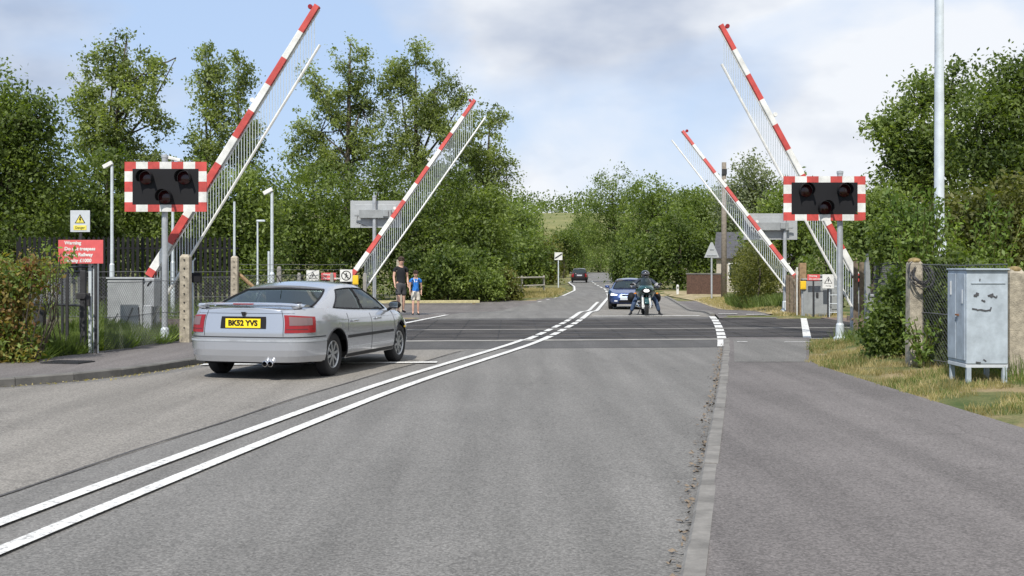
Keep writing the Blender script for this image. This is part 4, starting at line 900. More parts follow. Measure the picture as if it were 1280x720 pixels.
def ring(c, r0, r1, y, n=28):
    mb = MB(); vs = [(c[0] + math.cos(k * 6.2832 / n) * r_, y, c[1] + math.sin(k * 6.2832 / n) * r_) for r_ in (r0, r1) for k in range(n)]
    mb.add(vs, [(k, (k + 1) % n, n + (k + 1) % n, n + k) for k in range(n)]); return mb
ring((0, cz), w_ * .33, w_ * .40, -.009).build('ring', 'black', t)
mb = MB(); y = -.009; mb.ball((0, y, cz + h_ * .20), (h_ * .05, .002, h_ * .05), 8); mb.box((0, y, cz + .02), (w_ * .10, .003, h_ * .24)); mb.box((-w_ * .06, y, cz - h_ * .15), (w_ * .05, .003, h_ * .24), Matrix.Rotation(R(25), 3, 'Y')); mb.box((w_ * .06, y, cz - h_ * .15), (w_ * .05, .003, h_ * .24), Matrix.Rotation(R(-25), 3, 'Y')); mb.box((w_ * .07, y, cz + h_ * .05), (w_ * .2, .003, h_ * .04), Matrix.Rotation(R(35), 3, 'Y'))
mb.build('walking_figure', 'black', t)
mb = MB(); mb.box((0, -.013, cz), (w_ * .72, .003, w_ * .06), Matrix.Rotation(R(45), 3, 'Y')); mb.build('diagonal_bar', 'black', t)
def tele_box(px, py, Y, label, w=.16, h=.26, foot=None):
    p = P(px, py, Y); g = float(gz(p.x, Y)); t = thing('telephone_box', (p.x, Y, g), 0, label, 'telephone box'); z = p.z - g
    mb = MB(); mb.box((0, 0, z), (w, .12, h)); mb.build('case', 'yellow', t, bevel=.015)
    mb = MB(); mb.box((0, -.063, z - h * .05), (w * .7, .008, h * .6)); mb.build('door', 'yellow', t, bevel=.004)
    mb = MB(); mb.box((0, .08, (z + h / 2) / 2), (.06, .05, z + h / 2)); mb.build('post', 'galv', t)
tele_box(444.5, 350, 35.4, 'bright yellow box on the barrier post above the car bonnet', .17, .27)
tele_box(1003.8, 356.5, 36.2, 'bright yellow box on the warm timber post at the far fence', .17, .25)

# ------------------------------------------------------------------ fences
def conc_post(px, foot_y, top_y, Y, wd, label, holes=True, m='concrete', cap=None, taper=.9, lean=0.0):
    b = P(px, foot_y, Y); g = float(gz(b.x, Y)); t = thing('fence_post', (b.x, Y, g), 0, label, 'fence post'); h = P(px, top_y, Y).z - g
    mb = MB(); k = taper; w2 = wd / 2
    vs = [(-w2, -w2, -.1), (w2, -w2, -.1), (w2, w2, -.1), (-w2, w2, -.1)] + [(x * k + lean, y * k, h - .05) for x, y in ((-w2, -w2), (w2, -w2), (w2, w2), (-w2, w2))] + [(x * k * .6 + lean, y * k * .6, h) for x, y in ((-w2, -w2), (w2, -w2), (w2, w2), (-w2, w2))]
    mb.add(vs, [(3, 2, 1, 0), (0, 1, 5, 4), (1, 2, 6, 5), (2, 3, 7, 6), (3, 0, 4, 7), (4, 5, 9, 8), (5, 6, 10, 9), (6, 7, 11, 10), (7, 4, 8, 11), (8, 9, 10, 11)]); mb.build('shaft', m, t, bevel=.008)
    if holes:
        hb = MB(); [hb.box((lean * .7, -w2 * .97, z), (.022, .03, .022)) for z in np.arange(.35, h - .1, .16)]; hb.build('bolt_holes', 'black', t)
    if cap:
        cb = MB(); cb.ball((lean, 0, h - .015), (w2 * .95, w2 * .95, .05), 10); cb.build('moss_cap', cap, t, smooth=True)
    return t
conc_post(232, 418, 318, 22.7, .20, 'stout concrete post with bolt holes between signal pole and silver car')
conc_post(293.5, 395, 320, 34.6, .21, 'slimmer concrete post showing above the car boot, with a raking strut')
t = conc_post(349, 395, 333, 35.3, .13, 'thin grey concrete stub just above the silver car roof', False, m='kerb_pale')
conc_post(1143, 463, 325, 17.2, .205, 'mossy-topped concrete post wound with barbed wire', False, cap='lichen')
conc_post(1268, 475, 336, 15.3, .20, 'stained concrete post with orange lichen touching the blue cabinet', False, cap='lichen', taper=1.0)
conc_post(500, 385, 324, 43, .26, 'pale round-topped post behind the man in black', False, m='concrete')
# raking strut
a = P(297, 341, 34.7); b = P(322, 361, 34.7); t = thing('fence_strut', (a.x, 34.7, 0), 0, 'slanting timber brace beside the slimmer concrete post', 'brace')
mb = MB(); mb.tube([a - t.location, P(345, 384, 34.7) - t.location], .055, 6); mb.build('brace', 'wood_warm', t)
# coil of barbed wire on the post
def coil(px, py, Y, r_, label):
    p = P(px, py, Y); mb = MB()
    for k in range(9):
        ph = rng.uniform(0, 6); tl = rng.uniform(-.6, .6); ph2 = rng.uniform(-.5, .5); rr = r_ * rng.uniform(.6, 1.1); q = []
        for i in range(19):
            a_ = i / 18 * 6.2832; v = Vector((math.cos(a_) * rr, -.05 + math.sin(a_) * .10, math.sin(a_ + ph2) * rr * rng.uniform(.9, 1.1))); v.rotate(Matrix.Rotation(tl, 3, 'Y')); q.append(v)
        mb.tube(q, .007, 4, cap=False)
    o = mb.build('barbed_wire', 'dark_steel'); o.location = (p.x, Y - .1, p.z); tag(o, label, 'barbed wire')
coil(1147, 344, 17.2, .17, 'tangled coil of rusty barbed wire on top of the mossy post')
def wire_mesh(mb, p0, p1, z0, z1, step=.075, r_=.0028):
    """chain link between two ground points, as crossing diagonal wires"""
    a = Vector(p0); b = Vector(p1); L_ = (b - a).length; u = (b - a) / L_; hgt = z1 - z0; n = int((L_ + hgt) / step)
    for s_ in (0, 1):
        for i in range(n + 1):
            x0 = -hgt + i * step; t0 = max(0.0, -x0); t1 = min(hgt, L_ - x0)
            if t1 <= t0: continue
            c0 = x0 + t0; c1 = x0 + t1; za, zb = (z0 + t0, z0 + t1) if s_ == 0 else (z1 - t0, z1 - t1)
            A = a + u * c0; B_ = a + u * c1; n_ = u.cross(Vector((0, 0, 1))) * r_
            A = Vector((A.x, A.y, za)); B_ = Vector((B_.x, B_.y, zb)); d = (B_ - A).normalized(); pr = d.cross(n_).normalized() * r_
            mb.add([A - pr, A + pr, B_ + pr, B_ - pr], [(0, 1, 2, 3)]); 
            mb.add([A - n_, A + n_, B_ + n_, B_ - n_], [(0, 1, 2, 3)])
def chain_fence(pts, h, label, step=.075, lines=(.05, .5, .97), r_=.0028, z_extra=0, m='wire'):
    o = pts[0]; g = float(gz(*o)); t = thing('wire_fence', (o[0], o[1], g), 0, label, 'fence'); mm = MB(); wr = MB()
    for (x0, y0), (x1, y1) in zip(pts[:-1], pts[1:]):
        a = Vector((x0 - o[0], y0 - o[1], 0)); b = Vector((x1 - o[0], y1 - o[1], 0)); wire_mesh(mm, a, b, .03, h, step, r_)
        for q in lines:
            pa = a + Vector((0, 0, h * q + .03)); pb = b + Vector((0, 0, h * q + .03)); wr.tube([pa, pa.lerp(pb, .5) - Vector((0, 0, .015)), pb], .006, 4, cap=False)
    mm.build('chain_link', m, t, fix=False); wr.build('straining_wires', m, t, fix=False); return t
gp = P(120, 438, 19.8); gq = P(65, 425, 21.6); q1 = P(206, 417, 22.5); q2 = P(232, 418, 22.7)
chain_fence([(gp.x + .1, 19.9), (-5.9 - .6, 22.2), (q2.x, 22.75)], 1.25, 'chain link fence between the kissing gate and the stout concrete post')
chain_fence([(6.28, 15.2), (5.83, 17.15)], 1.45, 'chain link fence behind the blue cabinet running to the mossy post', .07)
chain_fence([(5.83, 17.25), (6.35, 20.0), (7.0, 23.2)], 1.45, 'chain link fence from the mossy post back to the grey railings', .075, lines=(.05, .5, .8, 1.0))
chain_fence([(-7.9, 34.7), (-6.6, 35.2), (-4.9, 35.8)], 1.25, 'wire fence along the far side of the tracks carrying the small signs', .10, (.05, .4, .97, 1.1, 1.22), .004)
chain_fence([(-13.5, 34.0), (-11, 34.3), (-7.9, 34.7)], 1.2, 'wire fence across the tracks seen between the signal pole and car', .10, (.05, .5, .97, 1.1), .004)
# extra posts of the far fence
for px, lab in ((415, 'thin concrete fence post just behind the small red notice'), (456, 'thin concrete fence post below the far boom'), (374, 'thin concrete fence post left of the black triangle sign')):
    conc_post(px, 393, 341, 35.6, .11, lab, False, m='kerb_pale')
# dark panel boards behind the far signs
def boards(name, x0, x1, y_top, y_bot, Y0, Y1, m, label, bw=.12, gap=.01, rail=True, cat='fence', jag=.02):
    a = P(x0, y_bot, Y0); b = P(x1, y_bot, Y1); g = float(gz(a.x, Y0)); t = thing(name, (a.x, Y0, g), 0, label, cat)
    za = P(x0, y_top, Y0).z - g; zb = P(x1, y_top, Y1).z - g; d = Vector((b.x - a.x, Y1 - Y0, 0)); L_ = d.length; d /= L_; n = int(L_ / (bw + gap)); mb = MB(); ang = math.atan2(d.y, d.x); rot = Matrix.Rotation(ang, 3, 'Z')
    for i in range(n):
        q = (i + .5) / n; c = d * (L_ * q); h = za + (zb - za) * q + rng.uniform(-jag, jag)
        mb.box((c.x, c.y + rng.uniform(-.004, .004), h / 2), (bw, .022, h), rot)
    mb.build('boards', m, t)
    if rail:
        rm = MB(); nrm = Vector((-d.y, d.x, 0)) * .04
        for k in (.25, .8): rm.tube([Vector((0, 0, za * k)) + nrm, d * L_ + Vector((0, 0, zb * k)) + nrm], .03, 4)
        rm.build('rail', m, t)
    return t
boards('timber_fence', 982, 998, 344, 393, 37.4, 37.0, 'wood', 'brown timber fence panel under the far boom pivot', .13)
b = P(1003, 393, 36.5); t = thing('timber_post', (b.x, 36.5, 0), 0, 'warm brown square timber post holding the yellow box', 'post'); mb = MB(); mb.box((0, 0, .8), (.20, .2, 1.66)); mb.build('post', 'wood_warm', t, bevel=.01)
mb = MB(); mb.box((-.17, -.02, .75), (.03, .03, 1.5)); mb.build('white_pipe', 'white', t)
boards('timber_fence', 1066, 1088, 327, 404, 24.9, 25.1, 'wood', 'weathered brown boards behind the red and white boom end', .11, .012)
def palisade(pts, h, label, m='dark_steel', sp=.155, w_=.065, name='palisade_fence'):
    o = pts[0]; g = float(gz(*o)); t = thing(name, (o[0], o[1], g), 0, label, 'fence'); pal = MB(); rl = MB(); ps = []
    for (x0, y0), (x1, y1) in zip(pts[:-1], pts[1:]):
        a = Vector((x0 - o[0], y0 - o[1], 0)); b = Vector((x1 - o[0], y1 - o[1], 0)); L_ = (b - a).length; u = (b - a) / L_; n = int(L_ / sp); rot = Matrix.Rotation(math.atan2(u.y, u.x), 3, 'Z')
        for i in range(n):
            c = a + u * sp * (i + .5); pal.box((c.x, c.y, h / 2), (w_, .012, h), rot); hw = w_ / 2
            pal.prism([c + u * -hw + Vector((0, -.006, h)), c + u * hw + Vector((0, -.006, h)), c + Vector((0, -.006, h + .07))], (0, .012, 0))
        for z in (.25, h - .3): rl.box((a + b) / 2 + Vector((0, .03, z)), (L_, .05, .05), rot)
        for i in range(int(L_ / 2.6) + 1): ps.append(a + u * 2.6 * i)
    pal.build('pales', m, t); rl.build('rail', m, t)
    for p in ps: pb = MB(); pb.box(p + Vector((0, .07, (h - .1) / 2)), (.09, .09, h - .1)); pb.build('post', m, t)
    return t
palisade([(-15.5, 37.6), (-8.7, 38.3)], 2.45, 'tall black steel railings behind the tracks at the car side', 'black', .15, .085)
palisade([(6.95, 23.4), (7.3, 24.8)], 1.6, 'short grey railing panel behind the signal pole', 'grey_paint', .13)
palisade([(7.55, 23.3), (9.2, 23.8)], 1.55, 'grey steel railings half hidden by the leafy shrub', 'galv', .14, .07)
# grey trackside cupboard with its signs
b = P(1022, 393, 36.2); t = thing('equipment_cabinet', (b.x, 36.2, 0), 0, 'plain grey equipment cupboard behind the timber post on the far side', 'cabinet'); z1 = P(0, 350, 36.2).z
mb = MB(); mb.box((0, .3, z1 / 2), (.86, .6, z1)); mb.box((0, .3, z1 + .02), (.92, .66, .05)); mb.build('body', 'grey_paint', t, bevel=.012)
mb = MB(); mb.box((0, -.008, z1 / 2), (.76, .015, z1 * .88)); mb.build('door', 'grey_paint', t, bevel=.004); mb = MB(); mb.box((-.02, -.03, z1 * .6), (.07, .04, .14)); mb.build('handle', 'dark_steel', t)
notice('trespass_notice', 1009, 343, 1025, 350.5, 35.9, 'sign_red', 'little red notice on top of the plain grey cupboard', ('Warning', 'Do not trespass'), tsize=.75, bold=.002)
t, cz, w_, h_ = notice('warning_sign', 1028, 343, 1042.5, 360.5, 35.8, 'white', 'white sign with black warning triangle beside the near signal pole'); warn_tri(t, cz, w_, h_, cz + h_ * .1, h_ * .5, 'white')
text('Warning', h_ * .11, (0, -.01, cz - h_ * .32), (R(90), 0, 0), 'black', t)
# small ladder frame beside the cupboard
b = P(1046, 392, 35.9); t = thing('track_ladder', (b.x - .12, 35.9, 0), 0, 'light metal ladder frame standing next to the plain grey cupboard', 'ladder'); mb = MB(); [mb.tube([(x, 0, 0), (x, 0, 1.25)], .02, 6) for x in (-.1, .16)]; mb.build('stile', 'galv_pale', t)
mb = MB(); [mb.tube([(-.1, 0, z), (.16, 0, z)], .014, 6) for z in np.arange(.15, 1.2, .26)]; mb.build('rung', 'galv_pale', t)

# ------------------------------------------------------------------ kissing gate on the left
def kissing_gate():
    a = Vector((gp.x, 19.8, 0)); g = float(gz(a.x, a.y)); t = thing('kissing_gate', (a.x, a.y, g), 0, 'dark steel kissing gate with mesh infill beside the rusty bush', 'gate')
    q = Vector((gq.x, 21.0, 0)) - a; q.z = 0
    mb = MB(); mb.box((.0, 0, .88), (.07, .07, 1.76)); mb.box((-.1, .02, .84), (.05, .05, 1.68)); mb.build('latch_post', 'galv_pale', t, bevel=.005)
    mb = MB(); mb.box((-.2, -.02, .72), (.09, .09, 1.44)); mb.build('swing_post', 'dark_steel', t, bevel=.01)
    mb = MB(); mb.box(q + Vector((.02, 0, .78)), (.17, .15, 1.56)); mb.build('hanging_post', 'dark_steel', t, bevel=.015)
    u = q.normalized(); f = MB(); s0 = Vector((-.22, 0, 0)); L_ = q.length - .25
    for z in (.86, 1.42): f.tube([s0 + Vector((0, 0, z)), s0 + u * L_ + Vector((0, 0, z))], .022, 6)
    for z in (1.5,): f.tube([s0 + Vector((.2, -.02, z)), s0 + u * L_ * .98 + Vector((0, -.02, z))], .018, 6)
    f.tube([s0 + u * L_ * .4 + Vector((0, 0, .05)), s0 + u * L_ * .4 + Vector((0, 0, 1.45))], .024, 6); f.build('frame', 'dark_steel', t)
    c = MB(); c.tube([s0 + Vector((-.05, -.02, .22)), s0 + u * .25 + Vector((0, -.25, .10)), s0 + u * .6 + Vector((0, -.30, .06)), s0 + u * .95 + Vector((0, -.2, .12)), s0 + u * L_ + Vector((0, 0, .2))], .05, 8); c.build('curved_base_rail', 'dark_steel', t, smooth=True)
    l = MB(); l.box((-.22, -.06, 1.02), (.16, .06, .10)); l.box((-.10, -.07, .96), (.05, .05, .22)); l.build('latch', 'dark_steel', t, bevel=.008)
    m_ = MB(); wire_mesh(m_, s0, s0 + u * L_, .88, 1.40, .05, .0022); m_.build('mesh_infill', 'galv', t, fix=False)
kissing_gate()
chain_fence([(gq.x - .1, 21.1), (-11.5, 21.6), (-14, 21.9)], 1.25, 'chain link fence running off behind the rusty bush')
# grey relay box in front of the mechanism with brown scars
def relay_box():
    Y = 23.0; a = P(134, 411, Y); b = P(178, 349, Y); g = float(gz((a.x + b.x) / 2, Y)); t = thing('relay_box', ((a.x + b.x) / 2, Y, g), 0, 'pale grey metal housing with dark scratches behind the chain link by the tall boom', 'housing')
    w_ = b.x - a.x; h = b.z - g; mb = MB(); mb.box((0, .3, h / 2), (w_, .6, h)); mb.box((0, .3, h + .015), (w_ + .05, .65, .03)); mb.build('body', 'grey_paint_light', t, bevel=.015)
    mb = MB(); mb.box((w_ / 2 + .11, .25, h * .80 - .03), (.20, .4, h * .48)); mb.box((w_ / 2 + .09, .05, h * .28), (.16, .08, h * .56)); mb.build('side_unit', 'galv', t, bevel=.01)
    mb = MB(); mb.box((w_ / 2 + .12, .045, h * .93), (.03, .012, .13), Matrix.Rotation(R(40), 3, 'Y')); mb.build('badge', 'black', t)
    mb = MB(); mb.box((.08, -.004, .42), (.022, .008, .38), Matrix.Rotation(R(22), 3, 'Y')); mb.box((-.17, -.004, .42), (.014, .008, .16), Matrix.Rotation(R(28), 3, 'Y')); mb.box((.28, -.004, .38), (.02, .008, .46), Matrix.Rotation(R(-4), 3, 'Y')); mb.build('scratches', 'black', t)
M['grey_paint_light'] = mat('pale_grey_paint', (.33, .345, .35), .6, var=.18, vscale=4)
relay_box()
# black letter-box shape hanging on the fence beyond the stout post
b = P(246, 347, 23.5); t = thing('control_box', (b.x, 23.5, float(gz(b.x, 23.5))), 0, 'small black control box on a pipe right of the stout concrete post', 'control box'); z = b.z - t.location.z
mb = MB(); mb.box((0, 0, z), (.18, .12, .19)); mb.build('case', 'black', t, bevel=.01); mb = MB(); mb.tube([(-.09, .05, 0), (-.09, .05, z + .32), (-.04, .05, z + .38)], .018, 8); mb.build('pipe', 'galv_pale', t)

# ------------------------------------------------------------------ pale blue cabinet
def cabinet():
    Y = 14.6; a = P(1208, 455, Y); b = P(1260, 338, Y); z0, z1 = a.z, b.z; w_ = b.x - a.x; dp = .62; cx = (a.x + b.x) / 2; g = float(gz(cx, Y))
    t = thing('electrical_cabinet', (cx, Y, g), 0, 'scuffed pale blue steel cabinet on legs with a scrawled face', 'cabinet'); z0 -= g; z1 -= g; zc = (z0 + z1) / 2
    mb = MB(); mb.box((0, dp / 2, zc), (w_, dp, z1 - z0)); mb.build('body', 'cab_blue', t, bevel=.008)
    mb = MB(); mb.box((0, dp / 2 - .01, z1 + .012), (w_ + .03, dp + .05, .022)); mb.build('lid', 'cab_blue', t, bevel=.005)
    mb = MB(); mb.box((.01, -.005, z1 - .155), (w_ - .09, .012, .012)); mb.build('front_ridge', 'cab_blue', t)
    for i, y in enumerate((.165, .465)):
        mb = MB(); mb.box((-w_ / 2 - .006, y, zc), (.012, .27, (z1 - z0) * .93)); d = mb.build('door', 'cab_blue', t, bevel=.004)
        if i == 0: mb = MB(); mb.box((-w_ / 2 - .02, y + .09, zc + .02), (.02, .09, .02)); mb.build('handle', 'rust', d)
        mb = MB(); mb.box((-w_ / 2 - .016, y + (.02 if i else -.06), z1 - .22 - .1 * (1 - i)), (.006, .035 if i else .05, .17)); mb.build('label_plate', 'white' if i else 'sign_pale', d)
    mb = MB(); mb.box((0, dp / 2, z0 - .025), (w_ + .01, dp - .02, .045)); mb.build('plinth_frame', 'sign_pale', t, bevel=.004)
    for x in (-w_ / 2 + .035, w_ / 2 - .035):
        for y in (.03, dp - .05): mb = MB(); mb.box((x, y, (z0 - .045) / 2), (.055, .045, z0 - .045)); mb.build('leg', 'cab_blue', t)
    mb = MB(); y = -.004
    def dab(x, z, ww, hh, r0=0): mb.box((x, y + rng.uniform(-.0015, .0015), z), (ww, .006, hh), Matrix.Rotation(r0, 3, 'Y'))
    ez = z1 - .30
    for (x, z, ww, hh, r0) in ((-.135, ez, .06, .028, -.3), (-.12, ez + .018, .035, .022, .4), (-.145, ez - .012, .04, .018, .2), (.04, ez, .07, .022, -.35), (.05, ez - .012, .035, .035, .6), (.09, ez - .022, .045, .016, .5), (.115, ez - .02, .012, .03, .2),
                               (-.05, ez - .07, .045, .018, .5), (-.035, ez - .075, .02, .022, -.3), (-.155, ez - .17, .06, .018, .15), (-.10, ez - .18, .06, .016, -.1), (-.045, ez - .185, .06, .017, .2), (.005, ez - .185, .05, .014, -.2), (.04, ez - .17, .014, .05, .3),
                               (-.09, z1 - .115, .012, .028, .1), (-.11, z0 + .02, .06, .015, .1), (-.03, z0 + .045, .04, .014, .6)): dab(x, z, ww, hh, r0)
    mb.build('scrawl', 'scrawl_grey', t)
M['scrawl_grey'] = mat('faded_marker', (.06, .06, .065), .8)
M['rust'] = mat('rust', (.25, .10, .04), .9, var=.4)
cabinet()

# ------------------------------------------------------------------ rail fence, wall, house, beam
def rail_fence():
    pts = [(-4.0 + i * 1.55, 70 + i * 3.2) for i in range(5)]; o = pts[0]; g = float(gz(*o)); t = thing('post_and_rail_fence', (o[0], o[1], g), 0, 'pale weathered post and rail fence on the grass before the bend', 'fence')
    for x, y in pts: mb = MB(); mb.box((x - o[0], y - o[1], .55), (.13, .13, 1.15)); mb.build('post', 'wood_pale', t)
    for z in (.45, 1.0):
        mb = MB(); mb.tube([(x - o[0], y - o[1] - .08, z) for x, y in pts], .06, 5); mb.build('rail', 'wood_pale', t)
M['wood_pale'] = mat('pale_wood', (.36, .34, .29), .9, var=.3)
rail_fence()
t = thing('low_beam', (-9.0, 55.6, float(gz(-9, 55.6))), 0, 'long low yellow-painted beam edging the side road behind the walking pair', 'beam')
mb = MB(); mb.box((3.2, .55, .18), (8.6, .22, .13), Matrix.Rotation(R(8), 3, 'Z'))
M['yellow_beam'] = mat('pale_yellow_paint', (.46, .41, .22), .7, var=.25)
mb.build('beam', 'yellow_beam', t, bevel=.01)
mb = MB(); [mb.box((x, .55 + (x - 3.2) * .14, .05), (.15, .2, .14)) for x in (-.8, 1.9, 4.6, 7.2)]; mb.build('support', 'wood', t)
def wall():
    a = P(857, 372, 70); b = P(912, 374, 68); t = thing('brick_wall', (a.x, 70, float(gz(a.x, 70))), 0, 'low dark brick wall in shade behind the white marker post', 'wall')
    L_ = b.x - a.x; mb = MB(); mb.box((L_ / 2, -.5, .55), (L_, .24, 1.25), Matrix.Rotation(R(-20), 3, 'Z')); mb.build('brickwork', 'brick', t); mb = MB(); mb.box((L_ / 2, -.5, 1.21), (L_ + .08, .3, .07), Matrix.Rotation(R(-20), 3, 'Z')); mb.build('coping', 'kerb', t)
wall()
def house():
    Y = 76; a = P(918, 372, Y); t = thing('house', (a.x + 2.4, Y + 3, float(gz(a.x, Y))), R(-14), 'house with dark slate roof showing over the olive hedge', 'house')
    mb = MB(); mb.box((0, 0, 1.1), (5.6, 5, 2.3)); mb.build('wall', 'render_wall', t)
    mb = MB(); mb.prism([(-3.0, -2.8, 2.15), (-3.0, 2.8, 2.15), (-3.0, 0, 3.9)], (6.0, 0, 0)); r_ = mb.build('roof', 'slate', t); mb = MB(); mb.box((1.6, .3, 4.1), (.6, .6, 1.0)); mb.build('chimney', 'brick', r_)
    for x in (-1.5, 1.4): mb = MB(); mb.box((x, -2.52, 1.35), (1.1, .06, 1.0)); f = mb.build('window', 'white', t); mb = MB(); mb.box((x, -2.56, 1.35), (.95, .02, .85)); mb.build('pane', 'glass_dark', f)
house()
# drain grating in the left footway
b = P(78, 455, 17.9); zf = .112; t = thing('drain_grating', (b.x + .1, 17.85, zf), R(-12), 'iron drain grating set in the footway by the kerb', 'drain cover')
mb = MB(); mb.box((0, 0, .004), (.62, .46, .012)); mb.build('frame', 'dark_steel', t); mb = MB(); [mb.box((x, 0, .012), (.022, .40, .01)) for x in np.arange(-.27, .28, .045)]; mb.build('grille', 'dark_steel', t)
M['headlight_lit'] = mat('lit_headlamp', (.9, .9, .9), .1); b_ = M['headlight_lit'].node_tree.nodes['Principled BSDF']; b_.inputs['Emission Color'].default_value = (1, .98, .92, 1); b_.inputs['Emission Strength'].default_value = .55
M['amber'] = mat('amber_lens', (.6, .22, .02), .2); M['black_gloss'] = mat('gloss_black', (.01, .01, .011), .12, coat=1); M['visor'] = mat('visor', (.10, .10, .11), .08, coat=1)

# ------------------------------------------------------------------ cars
class Car:
    """car shell as one analytic surface, so that lamps, seams, glass and trim sit exactly on it; x forward, y left"""
    def __init__(s, L, W, hgt, ztop, wb, paint, cab, name='car', n=5.0, taper=.10, zb=.24, glass='glass', track=None, wr=.30, rear_taper=.05):
        s.a, s.b, s.h, s.n, s.tp, s.zb0, s.rt = L / 2, W / 2, hgt, n, taper, zb, rear_taper
        s.zt, s.wb, s.paint, s.cab, s.glass, s.wr = ztop, wb, paint, cab, glass, wr
    def zbot(s, x): return s.zb0 + .05 * (abs(x) / s.a) ** 6
    def ztop(s, x): return float(np.interp(x, [p[0] for p in s.zt], [p[1] for p in s.zt]))
    def plan(s, th):
        c, q = math.cos(th), math.sin(th); x = s.a * math.copysign(abs(c) ** (2 / s.n), c); y = s.b * math.copysign(abs(q) ** (2 / s.n), q)
        f = 1 - s.tp * float(sst(s.a * .45, s.a, x)) - s.rt * float(sst(s.a * .55, s.a, -x)); return x, y * f
    def S(s, th, z=None, v=None, off=0.0):
        x, y = s.plan(th); zb, zt = s.zbot(x), s.ztop(x)
        if v is None: v = (z - zb) / (zt - zb)
        z = zb + v * (zt - zb)
        tuck = max(0, (.22 - v) / .22) ** 2 * .035; sh = max(0, (v - .70) / .30) ** 2 * .055; bow = .02 * (1 - (2 * min(1, max(0, v)) - 1) ** 2)
        k = 1 - tuck - sh + bow - .012
        rf = 1 - tuck * .35 - max(0, v - .55) * (.045 if x < 0 else .10) + .004
        if off:
            e = 1e-3; x1, y1 = s.plan(th + e); x2, y2 = s.plan(th - e); nx, ny = (y1 - y2), -(x1 - x2); l = math.hypot(nx, ny) or 1; return Vector((x * rf + nx / l * off, y * k + ny / l * off, z))
        return Vector((x * rf, y * k, z))
    def th_x(s, x, side):   # side +1 left, -1 right
        c = math.copysign((abs(x) / s.a) ** (s.n / 2), x); return side * math.acos(max(-1, min(1, c)))
    def th_y(s, y, end):    # end -1 rear, +1 front
        q = (min(abs(y) / s.b, .9999)) ** (s.n / 2); t = math.asin(q); t = t if end > 0 else math.pi - t; return t if y >= 0 else -t
    def patch(s, name, ths, zs, m, parent, off=.006, thick=.012, smooth=True):
        """a raised piece that follows the shell between two outline angles and two heights (zs may be a function of the 0..1 position)"""
        mb = MB(); n = len(ths); vs = []; k = 4
        rows = []
        for i, th in enumerate(ths):
            z0, z1 = zs(i / (n - 1)) if callable(zs) else zs
            for j in range(k + 1):
                z = z0 + (z1 - z0) * j / k; vs.append(s.S(th, z, off=off))
            for j in range(k + 1):
                z = z0 + (z1 - z0) * j / k; vs.append(s.S(th, z, off=off - thick))
        w_ = 2 * (k + 1); fs = []
        for i in range(n - 1):
            for j in range(k): fs.append((i * w_ + j, (i + 1) * w_ + j, (i + 1) * w_ + j + 1, i * w_ + j + 1))
            for j in (0, k): fs.append((i * w_ + j, (i + 1) * w_ + j, (i + 1) * w_ + j + k + 1, i * w_ + j + k + 1))
        for i in (0, n - 1):
            for j in range(k): fs.append((i * w_ + j, i * w_ + j + 1, i * w_ + j + k + 2, i * w_ + j + k + 1))
        mb.add(vs, fs); o = mb.build(name, m, parent)
        return o
    def build(s, label, cat, loc, rz_, group=None):
        t = s.t = thing('car', loc, rz_, label, cat, group); mb = MB(); N = 280; K = 34; vs = []
        ths = []
        # spread the outline points evenly
        fine = np.linspace(-math.pi, math.pi, 2400, endpoint=False); P_ = np.array([s.plan(th) for th in fine]); d = np.linalg.norm(np.roll(P_, -1, 0) - P_, axis=1); cum = np.concatenate([[0], np.cumsum(d)]); tot = cum[-1]
        hf = [th for th in (fine[min(2399, int(np.searchsorted(cum, tot * k / N)))] for k in range(N // 2 + 1, N)) if th > .002]
        hf = [0.0] + sorted(hf) + [math.pi]; ths = [-th for th in hf[::-1][:-1]] + hf[:-1]; N = len(ths)
        for j in range(K + 1):
            for th in ths: vs.append(s.S(th, v=j / K))
        fs = [(j * N + k, j * N + (k + 1) % N, (j + 1) * N + (k + 1) % N, (j + 1) * N + k) for j in range(K) for k in range(N)]
        # wheel arches: drop the cells inside each circle and draw the rim cells onto it
        R_ = s.wr + .055; zc_ = s.wr + .01; gone = set(); keep = []; s.R_, s.zc_ = R_, zc_
        for f in fs:
            c_ = sum((vs[q] for q in f), Vector()) / 4
            if any(math.hypot(c_.x - xc, c_.z - zc_) < R_ for xc in (s.wb / 2, -s.wb / 2)) and abs(c_.y) > s.b * .5: gone.update(f)
            else: keep.append(f)
        rim_ = gone & set(q for f in keep for q in f); fs = keep
        for q in rim_:
            xc = s.wb / 2 if vs[q].x > 0 else -s.wb / 2; d_ = Vector((vs[q].x - xc, vs[q].z - zc_)); d_ = d_.normalized() * R_ if d_.length > 1e-6 else d_; vs[q] = Vector((xc + d_.x, vs[q].y, zc_ + d_.y))
        # deck / bonnet with a crown: strips from left to right edge at the same x
        o = len(vs); Ly = {}
        top = [s.S(th, v=1.0) for th in ths]; half = [(th, s.S(th, v=1.0)) for th in hf]
        Q = 8
        for th, p in half:
            q = s.S(-th, v=1.0)
            for i in range(Q + 1):
                u = i / Q; w2 = 1 - (2 * u - 1) ** 2; vs.append(Vector((p.x + (q.x - p.x) * u, p.y + (q.y - p.y) * u, p.z + (.035 * w2) * min(1, abs(p.y - q.y) / 1.0))))
        for i in range(len(half) - 1):
            for k in range(Q): fs.append((o + i * (Q + 1) + k, o + i * (Q + 1) + k + 1, o + (i + 1) * (Q + 1) + k + 1, o + (i + 1) * (Q + 1) + k))
        mb.add(vs, fs); body = mb.build('body', s.paint, t, smooth=True)
